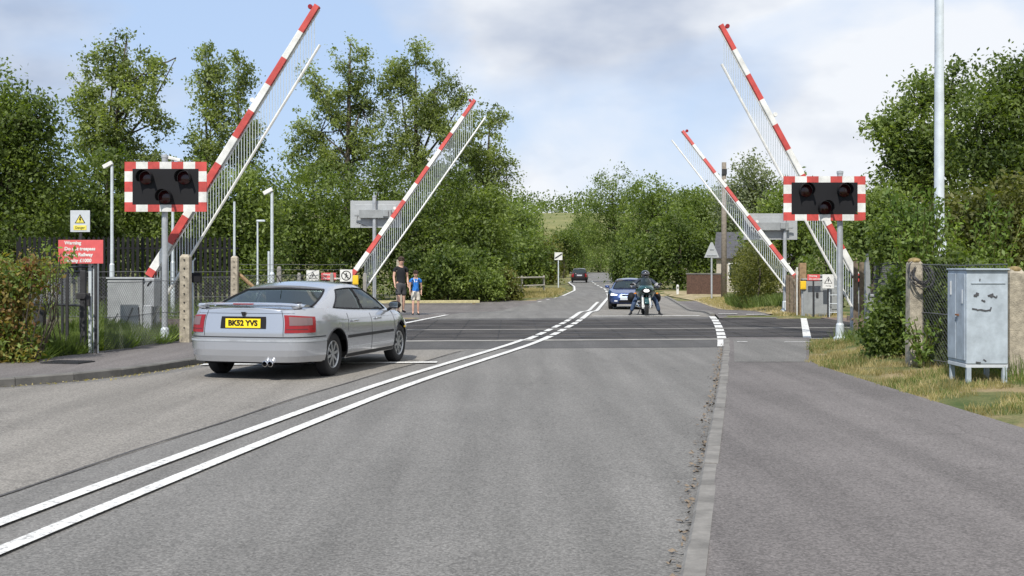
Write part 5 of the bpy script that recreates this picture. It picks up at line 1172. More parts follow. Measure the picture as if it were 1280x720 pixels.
        # rolled dark lips round the wheel arches
        for sy in (-1, 1):
            for x in (s.wb / 2, -s.wb / 2):
                lp = MB(); A_ = [q for q in np.linspace(-.25, math.pi + .25, 30) if zc_ + R_ * math.sin(q) > s.zbot(x) + .01]
                lp.tube([s.S(s.th_x(x + R_ * math.cos(q), sy), zc_ + R_ * math.sin(q), off=.002) for q in A_], .011, 6, cap=False); lp.build('arch_lip', 'seam', t, fix=False)
        es = body.modifiers.new('es', 'EDGE_SPLIT'); es.split_angle = R(38)
        for sy in (-1, 1):
            for x in (s.wb / 2, -s.wb / 2):
                lb = MB(); ln_ = 20; rr_ = s.wr + .052; yo = sy * s.b * .90; yi = yo - sy * .28; lv_ = [(x + math.cos(math.pi * q / ln_) * rr_, yy, s.wr + .01 + math.sin(math.pi * q / ln_) * rr_) for q in range(ln_ + 1) for yy in (yo, yi)]; lb.add(lv_, [(2 * q, 2 * q + 2, 2 * q + 3, 2 * q + 1) for q in range(ln_)]); lb.add([lv_[2 * q + 1] for q in range(ln_ + 1)], [tuple(range(ln_ + 1))]); lb.build('arch_liner', 'black', t)
        ub = MB(); ub.box((0, 0, s.zb0 + .02), (s.a * 1.75, s.b * 1.5, .08)); ub.build('underside', 'black', t)
        s.wheels(); s.cabin(); return t
    def wheels(s):
        w_ = .178; r_ = s.wr; vis = []
        for x in (s.wb / 2, -s.wb / 2):
            for sy in (1, -1):
                y = sy * (s.b * .945 - w_ / 2); mb = MB(); hw = w_ / 2
                mb.lathe([(r_ * .64, -hw * .9), (r_ * .80, -hw), (r_ * .95, -hw * .92), (r_, -hw * .7), (r_, hw * .7), (r_ * .95, hw * .92), (r_ * .80, hw), (r_ * .64, hw * .9), (r_ * .62, hw * .5), (r_ * .62, -hw * .5), (r_ * .64, -hw * .9)], (x, y, r_), 'Y', 36); wh = mb.build('wheel', 'tyre', s.t, smooth=True)
                rb_ = MB(); o_ = sy * hw
                rb_.lathe([(r_ * .655, o_ * .85), (r_ * .62, o_ * .95), (r_ * .58, o_ * .80), (r_ * .56, o_ * .3), (r_ * .1, o_ * .2), (0, o_ * .2)], (x, y, r_), 'Y', 32)
                for k in range(8):
                    a_ = k * math.pi / 4 + .2; c = Vector((x + math.cos(a_) * r_ * .34, y + o_ * .62, r_ + math.sin(a_) * r_ * .34)); rb_.box(c, (r_ * .50, .03, r_ * .125), Matrix.Rotation(-a_, 3, 'Y'))
                rb_.lathe([(r_ * .15, o_ * .5), (r_ * .15, o_ * .82), (0, o_ * .86)], (x, y, r_), 'Y', 16); rb_.build('rim', 'rim', wh)
                db = MB(); db.lathe([(r_ * .54, o_ * .34), (0, o_ * .34)], (x, y, r_), 'Y', 24); db.build('brake_disc', 'dark_steel', wh)
    # cabin: a side surface between belt line and roof rail, ends and roof bridging the sides
    def cabin(s):
        c = s.cab; bf, br, rf, rr = c['belt_front'], c['belt_rear'], c['roof_front'], c['roof_rear']; wbelt, wroof, zr = c['w_belt'], c['w_roof'], s.h
        def belt(u):
            x = br + (bf - br) * u; e = 1 - .10 * max(0, (abs(2 * u - 1) - .6) / .4) ** 2; return Vector((x, wbelt * e, s.ztop(x) + .0))
        def rail(u):
            x = rr + (rf - rr) * u; z = zr - .055 - .06 * (2 * u - 1) ** 2 * (1.0) ; return Vector((x, wroof * (1 - .06 * (2 * u - 1) ** 2), z))
        def side(u, v, sy, off=0):
            p = belt(u).lerp(rail(u), v); p.y += .035 * math.sin(math.pi * v); p.y += off; return Vector((p.x, p.y * sy, p.z))
        def end(u, y, v, off=0):  # u 0 rear / 1 front; y -1..1
            p = side(u, v, 1); bul = (1 - y * y) * (.10 if u else .07); return Vector((p.x + (bul + off) * (1 if u else -1), p.y * y, p.z + .02 * (1 - y * y) * v + abs(off) * .5))
        def roof(u, y): p = rail(u); e = (1 - y * y); x = p.x + (.10 if u > .5 else -.07) * e * (2 * u - 1) ** 2 * 1.0; return Vector((x, p.y * y, p.z + .055 * e + (.02 * e if 0 else 0)))
        def grid(mb, fn, us, vs_, skip=None):
            pts = [fn(u, v) for u in us for v in vs_]; w_ = len(vs_); fs = []
            for i in range(len(us) - 1):
                for j in range(w_ - 1):
                    um, vm = (us[i] + us[i + 1]) / 2, (vs_[j] + vs_[j + 1]) / 2
                    if skip and skip(um, vm): continue
                    fs.append((i * w_ + j, (i + 1) * w_ + j, (i + 1) * w_ + j + 1, i * w_ + j + 1))
            mb.add(pts, fs)
        wins = c['windows']; v0, v1 = c.get('v', (.06, .90)); ye = .93; ve0, ve1 = .05, .93
        us = sorted(set([round(q, 4) for q in list(np.linspace(0, 1, 25)) + [e for w_ in wins for e in w_[:2]]])); vv = sorted(set([round(q, 4) for q in list(np.linspace(0, 1, 9)) + [v0, v1]]))
        ys = sorted(set([round(q, 4) for q in list(np.linspace(-1, 1, 17)) + [-ye, ye]])); ev = sorted(set([round(q, 4) for q in list(np.linspace(0, 1, 9)) + [ve0, ve1]]))
        inw = lambda u, v: any(a < u < b for a, b in [w_[:2] for w_ in wins]) and v0 < v < v1
        sh = MB()
        for sy in (1, -1): grid(sh, lambda u, v: side(u, v, sy), us, vv, inw)
        for e in (0, 1): grid(sh, lambda y, v: end(e, y, v), ys, ev, lambda y, v: abs(y) < ye and ve0 < v < ve1)
        grid(sh, roof, us, ys)
        o = sh.build('roof', s.paint, s.t, smooth=True); sd = o.modifiers.new('solid', 'SOLIDIFY'); sd.thickness = .03; sd.offset = -1; es = o.modifiers.new('es', 'EDGE_SPLIT'); es.split_angle = R(40)
        for a, b_ in [w_[:2] for w_ in wins]:
            for sy in (1, -1):
                g = MB(); grid(g, lambda u, v: side(u, v, sy, .001), list(np.linspace(a - .002, b_ + .002, 8)), list(np.linspace(v0 - .01, v1 + .01, 6))); g.build('side_window', s.glass, s.t, smooth=True)
                # rubber frame round the glass
                fr = MB(); A = list(np.linspace(a, b_, 9)); pts = [side(u, v0, sy, .004) for u in A] + [side(b_, v, sy, .004) for v in np.linspace(v0, v1, 6)[1:]] + [side(u, v1, sy, .004) for u in A[::-1][1:]] + [side(a, v, sy, .004) for v in np.linspace(v1, v0, 6)[1:]]
                fr.tube(pts, .011, 5, cap=False); fr.build('window_seal', 'black', s.t, fix=False)
        for e, nm in ((0, 'rear_window'), (1, 'windscreen')):
            g = MB(); grid(g, lambda y, v: end(e, y, v, .003), list(np.linspace(-ye - .01, ye + .01, 15)), list(np.linspace(ve0 - .02, ve1 + .02, 7))); gl = g.build(nm, s.glass, s.t, smooth=True)
            fr = MB(); A = list(np.linspace(-ye, ye, 13)); pts = [end(e, y, ve0, .006) for y in A] + [end(e, ye, v, .006) for v in np.linspace(ve0, ve1, 6)[1:]] + [end(e, y, ve1, .006) for y in A[::-1][1:]] + [end(e, -ye, v, .006) for v in np.linspace(ve1, ve0, 6)[1:]]
            fr.tube(pts, .016, 5, cap=False); fr.build('window_seal', 'black', gl, fix=False)
        s.side_fn, s.end_fn = side, end
        # seats seen through the glass
        for x in (-.35, -.95) if s.a > 2 else (-.3,):
            for y in (-.37, .37):
                sb = MB(); sb.box((x + .62, y, .95), (.14, .46, .5)); sb.box((x + .60, y, 1.16 if s.h < 1.5 else 1.3), (.09, .24, .15)); sb.build('seat', 'short_dark', s.t, bevel=.03)
        db = MB(); db.box((c['belt_front'] - .42, 0, s.ztop(c['belt_front']) + .01), (.34, wbelt * 1.7, .12)); db.build('dashboard', 'black', s.t, bevel=.03)
        sw = MB(); n = 18; ctr = Vector((c['belt_front'] - .68, -.37 if s.a > 2 else -.37, .98)); sw.tube([ctr + Vector((-.06 * math.sin(q), math.cos(q) * .18, math.sin(q) * .17)) for q in np.linspace(0, 2 * math.pi, n)], .014, 5, cap=False); sw.build('steering_wheel', 'black', s.t)
    def mirror(s, x, z):
        for sy in (1, -1):
            p = s.S(s.th_x(x, sy), v=1); mb = MB(); mb.ball((x - .02, p.y + sy * .11, p.z + z), (.06, .105, .062), 10); mb.tube([(x, p.y - .02 * sy, p.z + .0), (x, p.y + .10 * sy, p.z + z)], .025, 6)
            mm = mb.build('door_mirror', 'black' if s.paint == 'silver' else s.paint, s.t, smooth=True); g = MB(); g.box((x - .078, p.y + sy * .11, p.z + z), (.008, .14, .075)); g.build('mirror_glass', 'chrome', mm, bevel=.003)
    def seam(s, pts, m='seam', r_=.004):
        """pts: (theta, z) along the shell"""
        mb = MB(); mb.tube([s.S(th, z, off=.0005) for th, z in pts], r_, 5, cap=False); return mb.build('panel_gap', m, s.t, fix=False)

def rear_th(s, y0, y1, n=12): return [s.th_y(y, -1) if abs(y) < s.b * .97 else s.th_x(0, 1) for y in np.linspace(y0, y1, n)]
# --- the silver five-door saloon in front
cs = Car(4.48, 1.94, 1.325, [(-2.2, .95), (-1.9, .972), (-1.6, .965), (-1.2, .935), (-.8, .908), (-.2, .88), (.6, .856), (1.15, .84), (1.7, .765), (2.2, .64)], 2.62, 'silver',
         dict(belt_front=1.18, belt_rear=-1.66, roof_front=.30, roof_rear=-.88, w_belt=.87, w_roof=.67, windows=[(.15, .51), (.53, .885)], v=(.07, .86)), taper=.13, wr=.305, n=6.2, rear_taper=.0, zb=.225)
yaw = math.atan2(.965, .261)
t = cs.build('silver five-door car seen from behind with a yellow registration plate', 'car', (-3.045, 18.365, 0.0), yaw)
rng_th = lambda a, b, n: list(np.linspace(a, b, n))
pi = math.pi
side_r = lambda x: cs.th_x(x, -1); side_l = lambda x: cs.th_x(x, 1)
# rear bumper wraps the corners
def wrap(s, xe, n=40):  # outline angles from right side x=xe round the tail to the left side
    a = s.th_x(xe, -1); return [a + (-pi - a) * q for q in np.linspace(0, 1, n // 2)] + [pi + (s.th_x(xe, 1) - pi) * q for q in np.linspace(0, 1, n // 2)][1:]
def front_wrap(s, xe, n=40): a = s.th_x(xe, -1); return list(np.linspace(a, -a, n))
cs.patch('rear_bumper', wrap(cs, -1.66), (.25, .575), 'silver', t, off=.022, thick=.05)
cs.patch('bumper_trim', wrap(cs, -1.68), (.525, .55), 'galv', t, off=.028, thick=.012)
cs.patch('bumper_lip', wrap(cs, -1.66), (.577, .592), 'seam', t, off=.006, thick=.02)
cs.patch('front_bumper', front_wrap(cs, 1.72), (.26, .50), 'silver', t, off=.018, thick=.04)
# tail lamps: red with a smoky upper inner field, wrapping the corner
for sg, e in ((-1, 'r'), (1, 'l')):
    ths = [cs.th_y(y * sg, -1) for y in np.linspace(.60, .90, 7)] + list(np.linspace(cs.th_y(.90 * sg, -1), cs.th_x(-2.04, sg), 8))[1:]
    tl = cs.patch('tail_lamp', ths, lambda q: (.645, .885 - .13 * q * q), 'tail_red', t, off=.010, thick=.03)
    th2 = [cs.th_y(y * sg, -1) for y in np.linspace(.66, .88, 6)]
    cs.patch('smoked_lens', th2, lambda q: (.745, .865 - .02 * q), 'tail_smoke', tl, off=.014, thick=.008)
    cs.patch('reflector', [cs.th_y(y * sg, -1) for y in np.linspace(.62, .89, 6)], (.690, .697), 'seam', tl, off=.0125, thick=.006)
# tailgate outline, plate recess, plate, emblem
cs.patch('plate_recess', [cs.th_y(y, -1) for y in np.linspace(-.335, -.0001, 6)] + [cs.th_y(y, -1) for y in np.linspace(.0001, .335, 6)], (.700, .862), 'black', t, off=.006, thick=.02)
mb = MB(); px_ = cs.S(pi, .775).x; mb.box((px_ - .016, 0, .772), (.008, .52, .125), Matrix.Rotation(R(3), 3, 'Y')); pl = mb.build('number_plate', 'plate_yellow', t, bevel=.002)
text('BK52 YVS', .105, (px_ - .0225, 0, .772), (R(90), 0, R(-90)), 'black', pl, bold=.0045)
mb = MB(); mb.prism([(px_ + .004, -.035, .925), (px_ + .004, .035, .925), (px_ - .004, .012, .868), (px_ - .004, -.012, .868)], (-.012, 0, 0)); mb.build('emblem', 'black', t, bevel=.002)
for z0, z1, y in ((.60, .94, .58), (.60, .94, -.58)): cs.seam([(cs.th_y(y, -1), z) for z in np.linspace(z0, z1, 8)])
cs.seam([(cs.th_y(y, -1), .905) for y in np.linspace(-.74, -.02, 10)] + [(cs.th_y(y, -1), .905) for y in np.linspace(.02, .74, 10)], r_=.003)
# boot spoiler
sp = MB(); n = 17; vs = []
for i in range(n):
    y = -.80 + 1.60 * i / (n - 1); e = abs(y) / .80; x = -2.125 + .16 * e ** 3; z = 1.035 - .03 * e ** 4
    for dx, dz in ((-.10, -.008), (-.02, .016), (.10, .006), (.10, -.012), (-.02, -.018)): vs.append((x + dx, y, z + dz))
fs = [(5 * i + k, 5 * i + (k + 1) % 5, 5 * i + 5 + (k + 1) % 5, 5 * i + 5 + k) for i in range(n - 1) for k in range(5)] + [(0, 1, 2, 3, 4), tuple(range(5 * n - 5, 5 * n))]
sp.add(vs, fs); so = sp.build('spoiler', 'silver', t, smooth=True); so.modifiers.new('es', 'EDGE_SPLIT').split_angle = R(45)
sb = MB(); pass
for y in (-.70, .70): sb = MB(); sb.box((-2.04, y, 1.0), (.13, .12, .07)); sb.build('spoiler_foot', 'silver', so, bevel=.02)
sb = MB(); sb.box((-2.235, 0, 1.032), (.012, .30, .014)); sb.build('brake_lamp', 'tail_red', so)
# exhaust tips
mb = MB()
for y in (-.35, -.43): mb.lathe([(.036, .0), (.040, -.20), (.034, -.205), (.030, .0)], (-2.10, y, .235), 'X', 16)
mb.build('exhaust_tips', 'chrome', t)
# lower edge, rub strips, door seams, handles
for sg in (-1, 1):
    th = lambda x: cs.th_x(x, sg)
    cs.patch('side_moulding', [th(x) for x in np.linspace(-.93, .88, 20)], (.515, .555), 'seam', t, off=.008, thick=.014)
    cs.patch('waist_crease', [th(x) for x in np.linspace(-1.9, 1.6, 50)], lambda q: (.792 - .02 * q, .800 - .02 * q), 'silver', t, off=.007, thick=.012)
    cs.patch('sill', [th(x) for x in np.linspace(-.93, .93, 20)], (.235, .285), 'seam', t, off=.004, thick=.02)
    for x in (-.02, .95): cs.seam([(th(x), z) for z in np.linspace(.29, .84, 12)])
    cs.seam([(th(-.93 - .02 * 0 + .10 * (z - .6)), z) for z in np.linspace(.62, .87, 8)])
    cs.seam([(th(x), .285) for x in np.linspace(-.9, .93, 16)])
    for x in (-.72, .22):
        p = cs.S(th(x), .755, off=.022); h = MB(); h.box(p, (.16, .028, .032)); h.box(cs.S(th(x + .13), .755, off=.012), (.04, .02, .035)); h.build('door_handle', 'silver', t, bevel=.008)
    p = cs.S(th(1.55), .56, off=.008); h = MB(); h.box(p, (.07, .012, .03)); h.build('side_repeater', 'yellow', t, bevel=.004)
    cs.patch('headlamp', list(np.linspace(th(1.84), cs.th_y(.45 * sg, 1), 12)), (.53, .68), 'lamp_clear', t, off=.010, thick=.03)
cs.mirror(.86, .085)
mb = MB(); mb.tube([(-.9, .1, 1.30), (-1.02, .1, 1.40)], .006, 5); mb.build('aerial', 'black', t)
mb = MB(); q0 = cs.end_fn(0, .12, .10, .02); q1 = cs.end_fn(0, .62, .62, .02); mb.tube([cs.end_fn(0, 0, .02, .02), cs.end_fn(0, -.35, .12, .025), cs.end_fn(0, -.7, .20, .025)], .010, 5); mb.build('wiper', 'black', t)

# --- the blue hatchback facing us
cb_ = Car(3.9, 1.70, 1.30, [(-1.95, .86), (-1.5, .90), (.7, .84), (.95, .85), (1.4, .77), (1.95, .64)], 2.45, 'blue',
          dict(belt_front=1.0, belt_rear=-1.75, roof_front=.25, roof_rear=-.95, w_belt=.74, w_roof=.54, windows=[(.16, .52), (.55, .89)]), wr=.29, taper=.17)
yb_ = R(-90 - 9)
fx_, fy_ = (793 - 640) * 49.5 / F, 51.6
t = cb_.build('blue car with lit white headlamps waiting behind the motorcycle', 'car', (fx_, fy_, float(rz(50.5)) + .005), yb_)
for sg in (-1, 1):
    cb_.patch('headlamp', list(np.linspace(cb_.th_x(1.60, sg), cb_.th_y(.48 * sg, 1), 12)), lambda q: (.57 + .02 * q, .68 - .05 * q), 'headlight_lit', t, off=.012, thick=.03)
    cb_.patch('fog_lamp', [cb_.th_y(y * sg, 1) for y in (.45, .52, .60)], (.33, .39), 'lamp_clear', t, off=.022, thick=.02)
cb_.patch('front_bumper', front_wrap(cb_, 1.5), (.25, .50), 'blue', t, off=.018, thick=.04)
cb_.patch('lower_grille', [cb_.th_y(y, 1) for y in np.linspace(-.40, -.001, 5)] + [cb_.th_y(y, 1) for y in np.linspace(.001, .40, 5)], (.29, .385), 'black', t, off=.024, thick=.02)
cb_.patch('upper_grille', [cb_.th_y(y, 1) for y in np.linspace(-.24, -.001, 5)] + [cb_.th_y(y, 1) for y in np.linspace(.001, .24, 5)], (.56, .62), 'black', t, off=.010, thick=.02)
mb = MB(); mb.box((cb_.S(0, .46).x + .03, 0, .46), (.01, .52, .112)); mb.build('number_plate', 'sign_pale', t)
cb_.mirror(.72, .09)
for sg in (-1, 1):
    cb_.seam([(cb_.th_x(.92, sg), z) for z in np.linspace(.29, .82, 8)]); cb_.seam([(cb_.th_x(-.35, sg), z) for z in np.linspace(.29, .86, 8)])
    h = MB(); h.box(cb_.S(cb_.th_x(-.2, sg), .74, off=.02), (.15, .025, .03)); h.build('door_handle', 'blue', t)
mb = MB(); mb.tube([cb_.end_fn(1, -.1, .02, .015), cb_.end_fn(1, -.55, .14, .02)], .010, 5); mb.tube([cb_.end_fn(1, .5, .02, .015), cb_.end_fn(1, .05, .14, .02)], .010, 5); mb.build('wiper', 'black', t)
# --- the dark estate driving away
cd = Car(4.5, 1.80, 1.56, [(-2.25, .98), (1.2, .95), (1.6, .92), (2.25, .75)], 2.65, 'maroon',
         dict(belt_front=1.25, belt_rear=-2.12, roof_front=.45, roof_rear=-1.85, w_belt=.80, w_roof=.64, windows=[(.06, .32), (.35, .62), (.65, .92)]), wr=.34, glass='glass_dark', n=6, rear_taper=.02)
Yd = 128.0; t = cd.build('dark maroon estate car driving away round the far bend', 'car', ((725.5 - 640) * Yd / F, Yd + 2, float(rz(Yd))), R(87))
for sg in (-1, 1): cd.patch('tail_lamp', [cd.th_y(y * sg, -1) for y in np.linspace(.62, .84, 5)], (.62, .98), 'tail_red', t, off=.012, thick=.03)
cd.patch('rear_bumper', wrap(cd, -1.9, 20), (.28, .52), 'black', t, off=.03, thick=.05)
mb = MB(); mb.box((cd.S(pi, .74).x - .014, 0, .80), (.01, .54, .13)); mb.build('number_plate', 'sign_pale', t)
cd.mirror(1.0, .10)

# ------------------------------------------------------------------ people
def skin(name, V, E, rad, m, parent, sub=2, root=0, loc=(0, 0, 0)):
    me = bpy.data.meshes.new(name); me.from_pydata([tuple(v) for v in V], E, []); o = bpy.data.objects.new(name, me); COL.objects.link(o); me.materials.append(M[m])
    sk = o.modifiers.new('skin', 'SKIN'); sk.use_smooth_shade = True
    if not me.skin_vertices: raise RuntimeError('no skin layer')
    for i, r_ in enumerate(rad): me.skin_vertices[0].data[i].radius = r_ if isinstance(r_, (tuple, list)) else (r_, r_); me.skin_vertices[0].data[i].use_root = (i == root)
    ss = o.modifiers.new('sub', 'SUBSURF'); ss.levels = sub; ss.render_levels = sub
    dg = bpy.context.evaluated_depsgraph_get(); me2 = bpy.data.meshes.new_from_object(o.evaluated_get(dg)); o.modifiers.clear(); o.data = me2; me2.polygons.foreach_set('use_smooth', [True] * len(me2.polygons))
    o.parent = parent; return o
def figure(t, J, k, top_mat, leg_mat, skin_mat='skin', sleeve=.45, short=True, hair='hair', shoe='black', trouser=1.0):
    """J: joints in metres; one continuous body, clothes as their own skins"""
    V = []; rad = []; E = []; idx = {}
    def j(nm, p, r_): idx[nm] = len(V); V.append(Vector(p)); rad.append(tuple(q * k for q in r_) if isinstance(r_, tuple) else r_ * k)
    j('pelvis', J['pelvis'], (.115, .09)); j('waist', J['waist'], (.105, .08)); j('chest', J['chest'], (.15, .10)); j('neckb', J['neckb'], .06); j('neck', J['neck'], .052); j('head0', J['head0'], (.072, .085)); j('head1', J['head1'], (.075, .092)); j('head2', J['head2'], (.055, .065))
    E += [(0, 1), (1, 2), (2, 3), (3, 4), (4, 5), (5, 6), (6, 7)]
    for s_ in 'LR':
        j('sh' + s_, J['sh' + s_], .055); j('el' + s_, J['el' + s_], .040); j('wr' + s_, J['wr' + s_], .026); d = (Vector(J['wr' + s_]) - Vector(J['el' + s_])).normalized()
        pm = Vector(J['wr' + s_]) + d * .055 * k; j('pa' + s_, pm, (.034, .018)); kn = pm + d * .035 * k; j('kn' + s_, kn, (.034, .015)); ax = Vector((0, 1, 0)) if abs(d.y) < .7 else Vector((1, 0, 0)); in_ = Vector((0, 0, 0)) ; w_ = d.cross(ax.cross(d)).normalized()
        fan = (ax - d * ax.dot(d)).normalized(); curl = d.cross(fan)
        E.extend([(idx['neckb'], idx['sh' + s_]), (idx['sh' + s_], idx['el' + s_]), (idx['el' + s_], idx['wr' + s_]), (idx['wr' + s_], idx['pa' + s_]), (idx['pa' + s_], idx['kn' + s_])])
        for q, ln in zip((-1.5, -.5, .5, 1.5), (.062, .078, .073, .055)):
            b0 = kn + fan * q * .02 * k + d * .012 * k; j(f'f{q}{s_}a', b0, .0088); j(f'f{q}{s_}b', b0 + (d * .6 + curl * .15) * ln * k * .6, .008); j(f'f{q}{s_}c', b0 + (d * .85 + curl * .5) * ln * k, .0065)
            E.extend([(idx['kn' + s_], idx[f'f{q}{s_}a']), (idx[f'f{q}{s_}a'], idx[f'f{q}{s_}b']), (idx[f'f{q}{s_}b'], idx[f'f{q}{s_}c'])])
        tb_ = Vector(J['wr' + s_]) + d * .03 * k; j('t1' + s_, tb_ + fan * -.035 * k, .011); j('t2' + s_, tb_ + (fan * -.055 + d * .03) * k, .009); E.extend([(idx['pa' + s_], idx['t1' + s_]), (idx['t1' + s_], idx['t2' + s_])])
        j('hip' + s_, J['hip' + s_], (.085, .085)); j('knee' + s_, J['knee' + s_], .053); j('cf' + s_, Vector(J['knee' + s_]).lerp(Vector(J['ank' + s_]), .35), .054); j('ank' + s_, J['ank' + s_], .035); j('toe' + s_, J['toe' + s_], (.035, .022))
        E.extend([(0, idx['hip' + s_]), (idx['hip' + s_], idx['knee' + s_]), (idx['knee' + s_], idx['cf' + s_]), (idx['cf' + s_], idx['ank' + s_]), (idx['ank' + s_], idx['toe' + s_])])
    body = skin('body', V, E, rad, skin_mat, t, 2)
    X = lambda a: Vector(J[a])
    # shirt
    sv = [X('pelvis').lerp(X('waist'), -.55), X('waist'), X('chest'), X('neckb'), X('pelvis').lerp(X('waist'), .25)]; sr = [(.168 * k, .142 * k), (.145 * k, .118 * k), (.168 * k, .122 * k), (.075 * k, .07 * k), (.155 * k, .13 * k)]; se = [(0, 4), (4, 1), (1, 2), (2, 3)]
    for s_ in 'LR':
        n0 = len(sv); sv += [X('sh' + s_), X('sh' + s_).lerp(X('el' + s_), sleeve)]; sr += [.062 * k, .060 * k]; se += [(3, n0), (n0, n0 + 1)]
        if sleeve >= .99: sv.append(X('wr' + s_)); sr.append(.042 * k); se.append((n0 + 1, n0 + 2))
    skin('shirt' if sleeve < .99 else 'jacket', sv, se, sr, top_mat, t, 2)
    lv = [X('pelvis') + Vector((0, 0, -.10 * k)), X('pelvis') + Vector((0, 0, .05 * k))]; lr = [(.125 * k, .115 * k), (.148 * k, .125 * k)]; le = [(0, 1)]
    for s_ in 'LR':
        n0 = len(lv)
        if short: lv += [X('hip' + s_).lerp(X('knee' + s_), .30), X('hip' + s_).lerp(X('knee' + s_), .6), X('hip' + s_).lerp(X('knee' + s_), .90)]; lr += [.098 * k, .094 * k, .094 * k]; le += [(0, n0), (n0, n0 + 1), (n0 + 1, n0 + 2)]
        else: lv += [X('hip' + s_), X('knee' + s_), X('knee' + s_).lerp(X('ank' + s_), .9)]; lr += [.10 * k, .075 * k, .062 * k]; le += [(0, n0), (n0, n0 + 1), (n0 + 1, n0 + 2)]
    skin('shorts' if short else 'jeans', lv, le, lr, leg_mat, t, 2)
    for s_ in 'LR':
        a, b = X('ank' + s_), X('toe' + s_); hv = [a - (b - a) * .25 + Vector((0, 0, -.04 * k)), a + Vector((0, 0, -.035 * k)), a.lerp(b, .6) + Vector((0, 0, -.012)), b + (b - a) * .15 + Vector((0, 0, -.005))]
        skin('shoe', hv, [(0, 1), (1, 2), (2, 3)], [(.04 * k, .035 * k), (.045 * k, .045 * k), (.047 * k, .032 * k), (.038 * k, .026 * k)], shoe, t, 1)
    return body
def face(t, c, fwd, k, eyes=True):
    """eyes, nose, mouth and ears on a head centred at c, looking along fwd (flat)"""
    f = Vector(fwd).normalized(); s_ = f.cross(Vector((0, 0, 1))).normalized(); c = Vector(c)
    for q in (-1, 1):
        mb = MB(); mb.ball(c + f * .082 * k + s_ * q * .032 * k + Vector((0, 0, .01 * k)), .007 * k, 8); mb.build('eye', 'black', t, smooth=True)
        mb = MB(); mb.ball(c + s_ * q * .083 * k + Vector((0, 0, -.005 * k)), (.014 * k, .02 * k, .03 * k), 8); mb.build('ear', 'skin', t, smooth=True)
    mb = MB(); mb.tube([c + f * .085 * k + Vector((0, 0, .015 * k)), c + f * .108 * k + Vector((0, 0, -.02 * k)), c + f * .085 * k + Vector((0, 0, -.03 * k))], [.008 * k, .014 * k, .010 * k], 8); mb.build('nose', 'skin', t, smooth=True)
    mb = MB(); mb.ball(c + f * .083 * k + Vector((0, 0, -.055 * k)), (.024 * k, .012 * k, .008 * k), 8); mb.build('mouth', 'lips', t, smooth=True)
def hair_cap(t, c, fwd, k, m='hair'):
    c = Vector(c); f = Vector(fwd).normalized(); n = 260; vs = []
    mb = MB(); mb.ball(c - f * .012 * k + Vector((0, 0, .035 * k)), (.096 * k, .105 * k, .088 * k), 14); 
    for i in range(70):
        d = Vector(rng.normal(size=3)); d.z = abs(d.z) * .9; d.normalize()
        if d.dot(f) > .55 and d.z < .45: continue
        mb.ball(c + Vector((d.x * .09, d.y * .095, d.z * .085 + .035)) * k, .024 * k, 6)
    mb.build('hair', m, t, smooth=True)
M['lips'] = mat('lips', (.38, .15, .13), .5)
def stand(label, px, foot_y, h, face_dir, top, leg, k=None, build_=1.0, pack=False):
    Y = 1.55 * F / (foot_y - HY); x = (px - 640) * Y / F; Y2 = Y; z0 = float(rz(Y2)) + (.02); t = thing('person', (x, Y2, z0), 0, label, 'person'); k = h / 1.75; f = Vector(face_dir).normalized(); s_ = f.cross(Vector((0, 0, 1)))   # s_ points to the figure's right
    def q(r_, fo, z): return s_ * r_ * k * build_ + f * fo * k + Vector((0, 0, z * k))
    st = .05
    J = dict(pelvis=q(0, 0, .95), waist=q(0, .0, 1.10), chest=q(0, .01, 1.30), neckb=q(0, -.005, 1.44), neck=q(0, .015, 1.50), head0=q(0, .045, 1.57), head1=q(0, .055, 1.65), head2=q(0, .045, 1.715))
    for n_, sg in (('R', 1), ('L', -1)):
        J['sh' + n_] = q(.185 * sg, 0, 1.40); J['el' + n_] = q(.235 * sg, -.03 + .05 * sg, 1.12); J['wr' + n_] = q(.225 * sg, .08 + .04 * sg, .90); J['hip' + n_] = q(.095 * sg, 0, .90)
        J['knee' + n_] = q(.105 * sg, .04 + .07 * sg, .49); J['ank' + n_] = q(.105 * sg, -.01 + .10 * sg, .09); J['toe' + n_] = q(.125 * sg, .14 + .10 * sg, .035)
    figure(t, J, k, top, leg); face(t, Vector(J['head1']) - Vector((0, 0, .02 * k)), f - Vector((0, 0, .25)), k); hair_cap(t, J['head1'], f, k)
    if pack:
        for sg in (-1, 1):
            mb = MB(); mb.tube([q(.10 * sg, -.13, 1.42), q(.105 * sg, -.03, 1.47), q(.11 * sg, .10, 1.38), q(.125 * sg, .135, 1.22), q(.16 * sg, .05, 1.08)], .016 * k, 5); mb.build('backpack_strap', 'black', t)
        pm = MB(); c = q(0, -.21, 1.24); pm.ball(c, (.15 * k, .11 * k, .21 * k), 12); pm.build('backpack', 'cloth_white', t, smooth=True)
        for sg in (-1, 1): mb = MB(); mb.tube([q(.03 * sg, .115, 1.30), q(.075 * sg, .07, 1.43), q(.05 * sg, -.05, 1.455)], .022 * k, 6); mb.build('collar', 'cloth_white', t)
    return t
M['cloth_white'] = mat('white_cotton', (.66, .66, .64), .9)
stand('person in a black tee and charcoal shorts looking down while walking', 501, 391.5, 1.80, (.35, -.94, 0), 'tee_black', 'short_dark')
stand('shorter person in a bright blue tee, cream shorts and backpack straps', 519.5, 394.0, 1.36, (.12, -.99, 0), 'tee_blue', 'short_cream', pack=True)

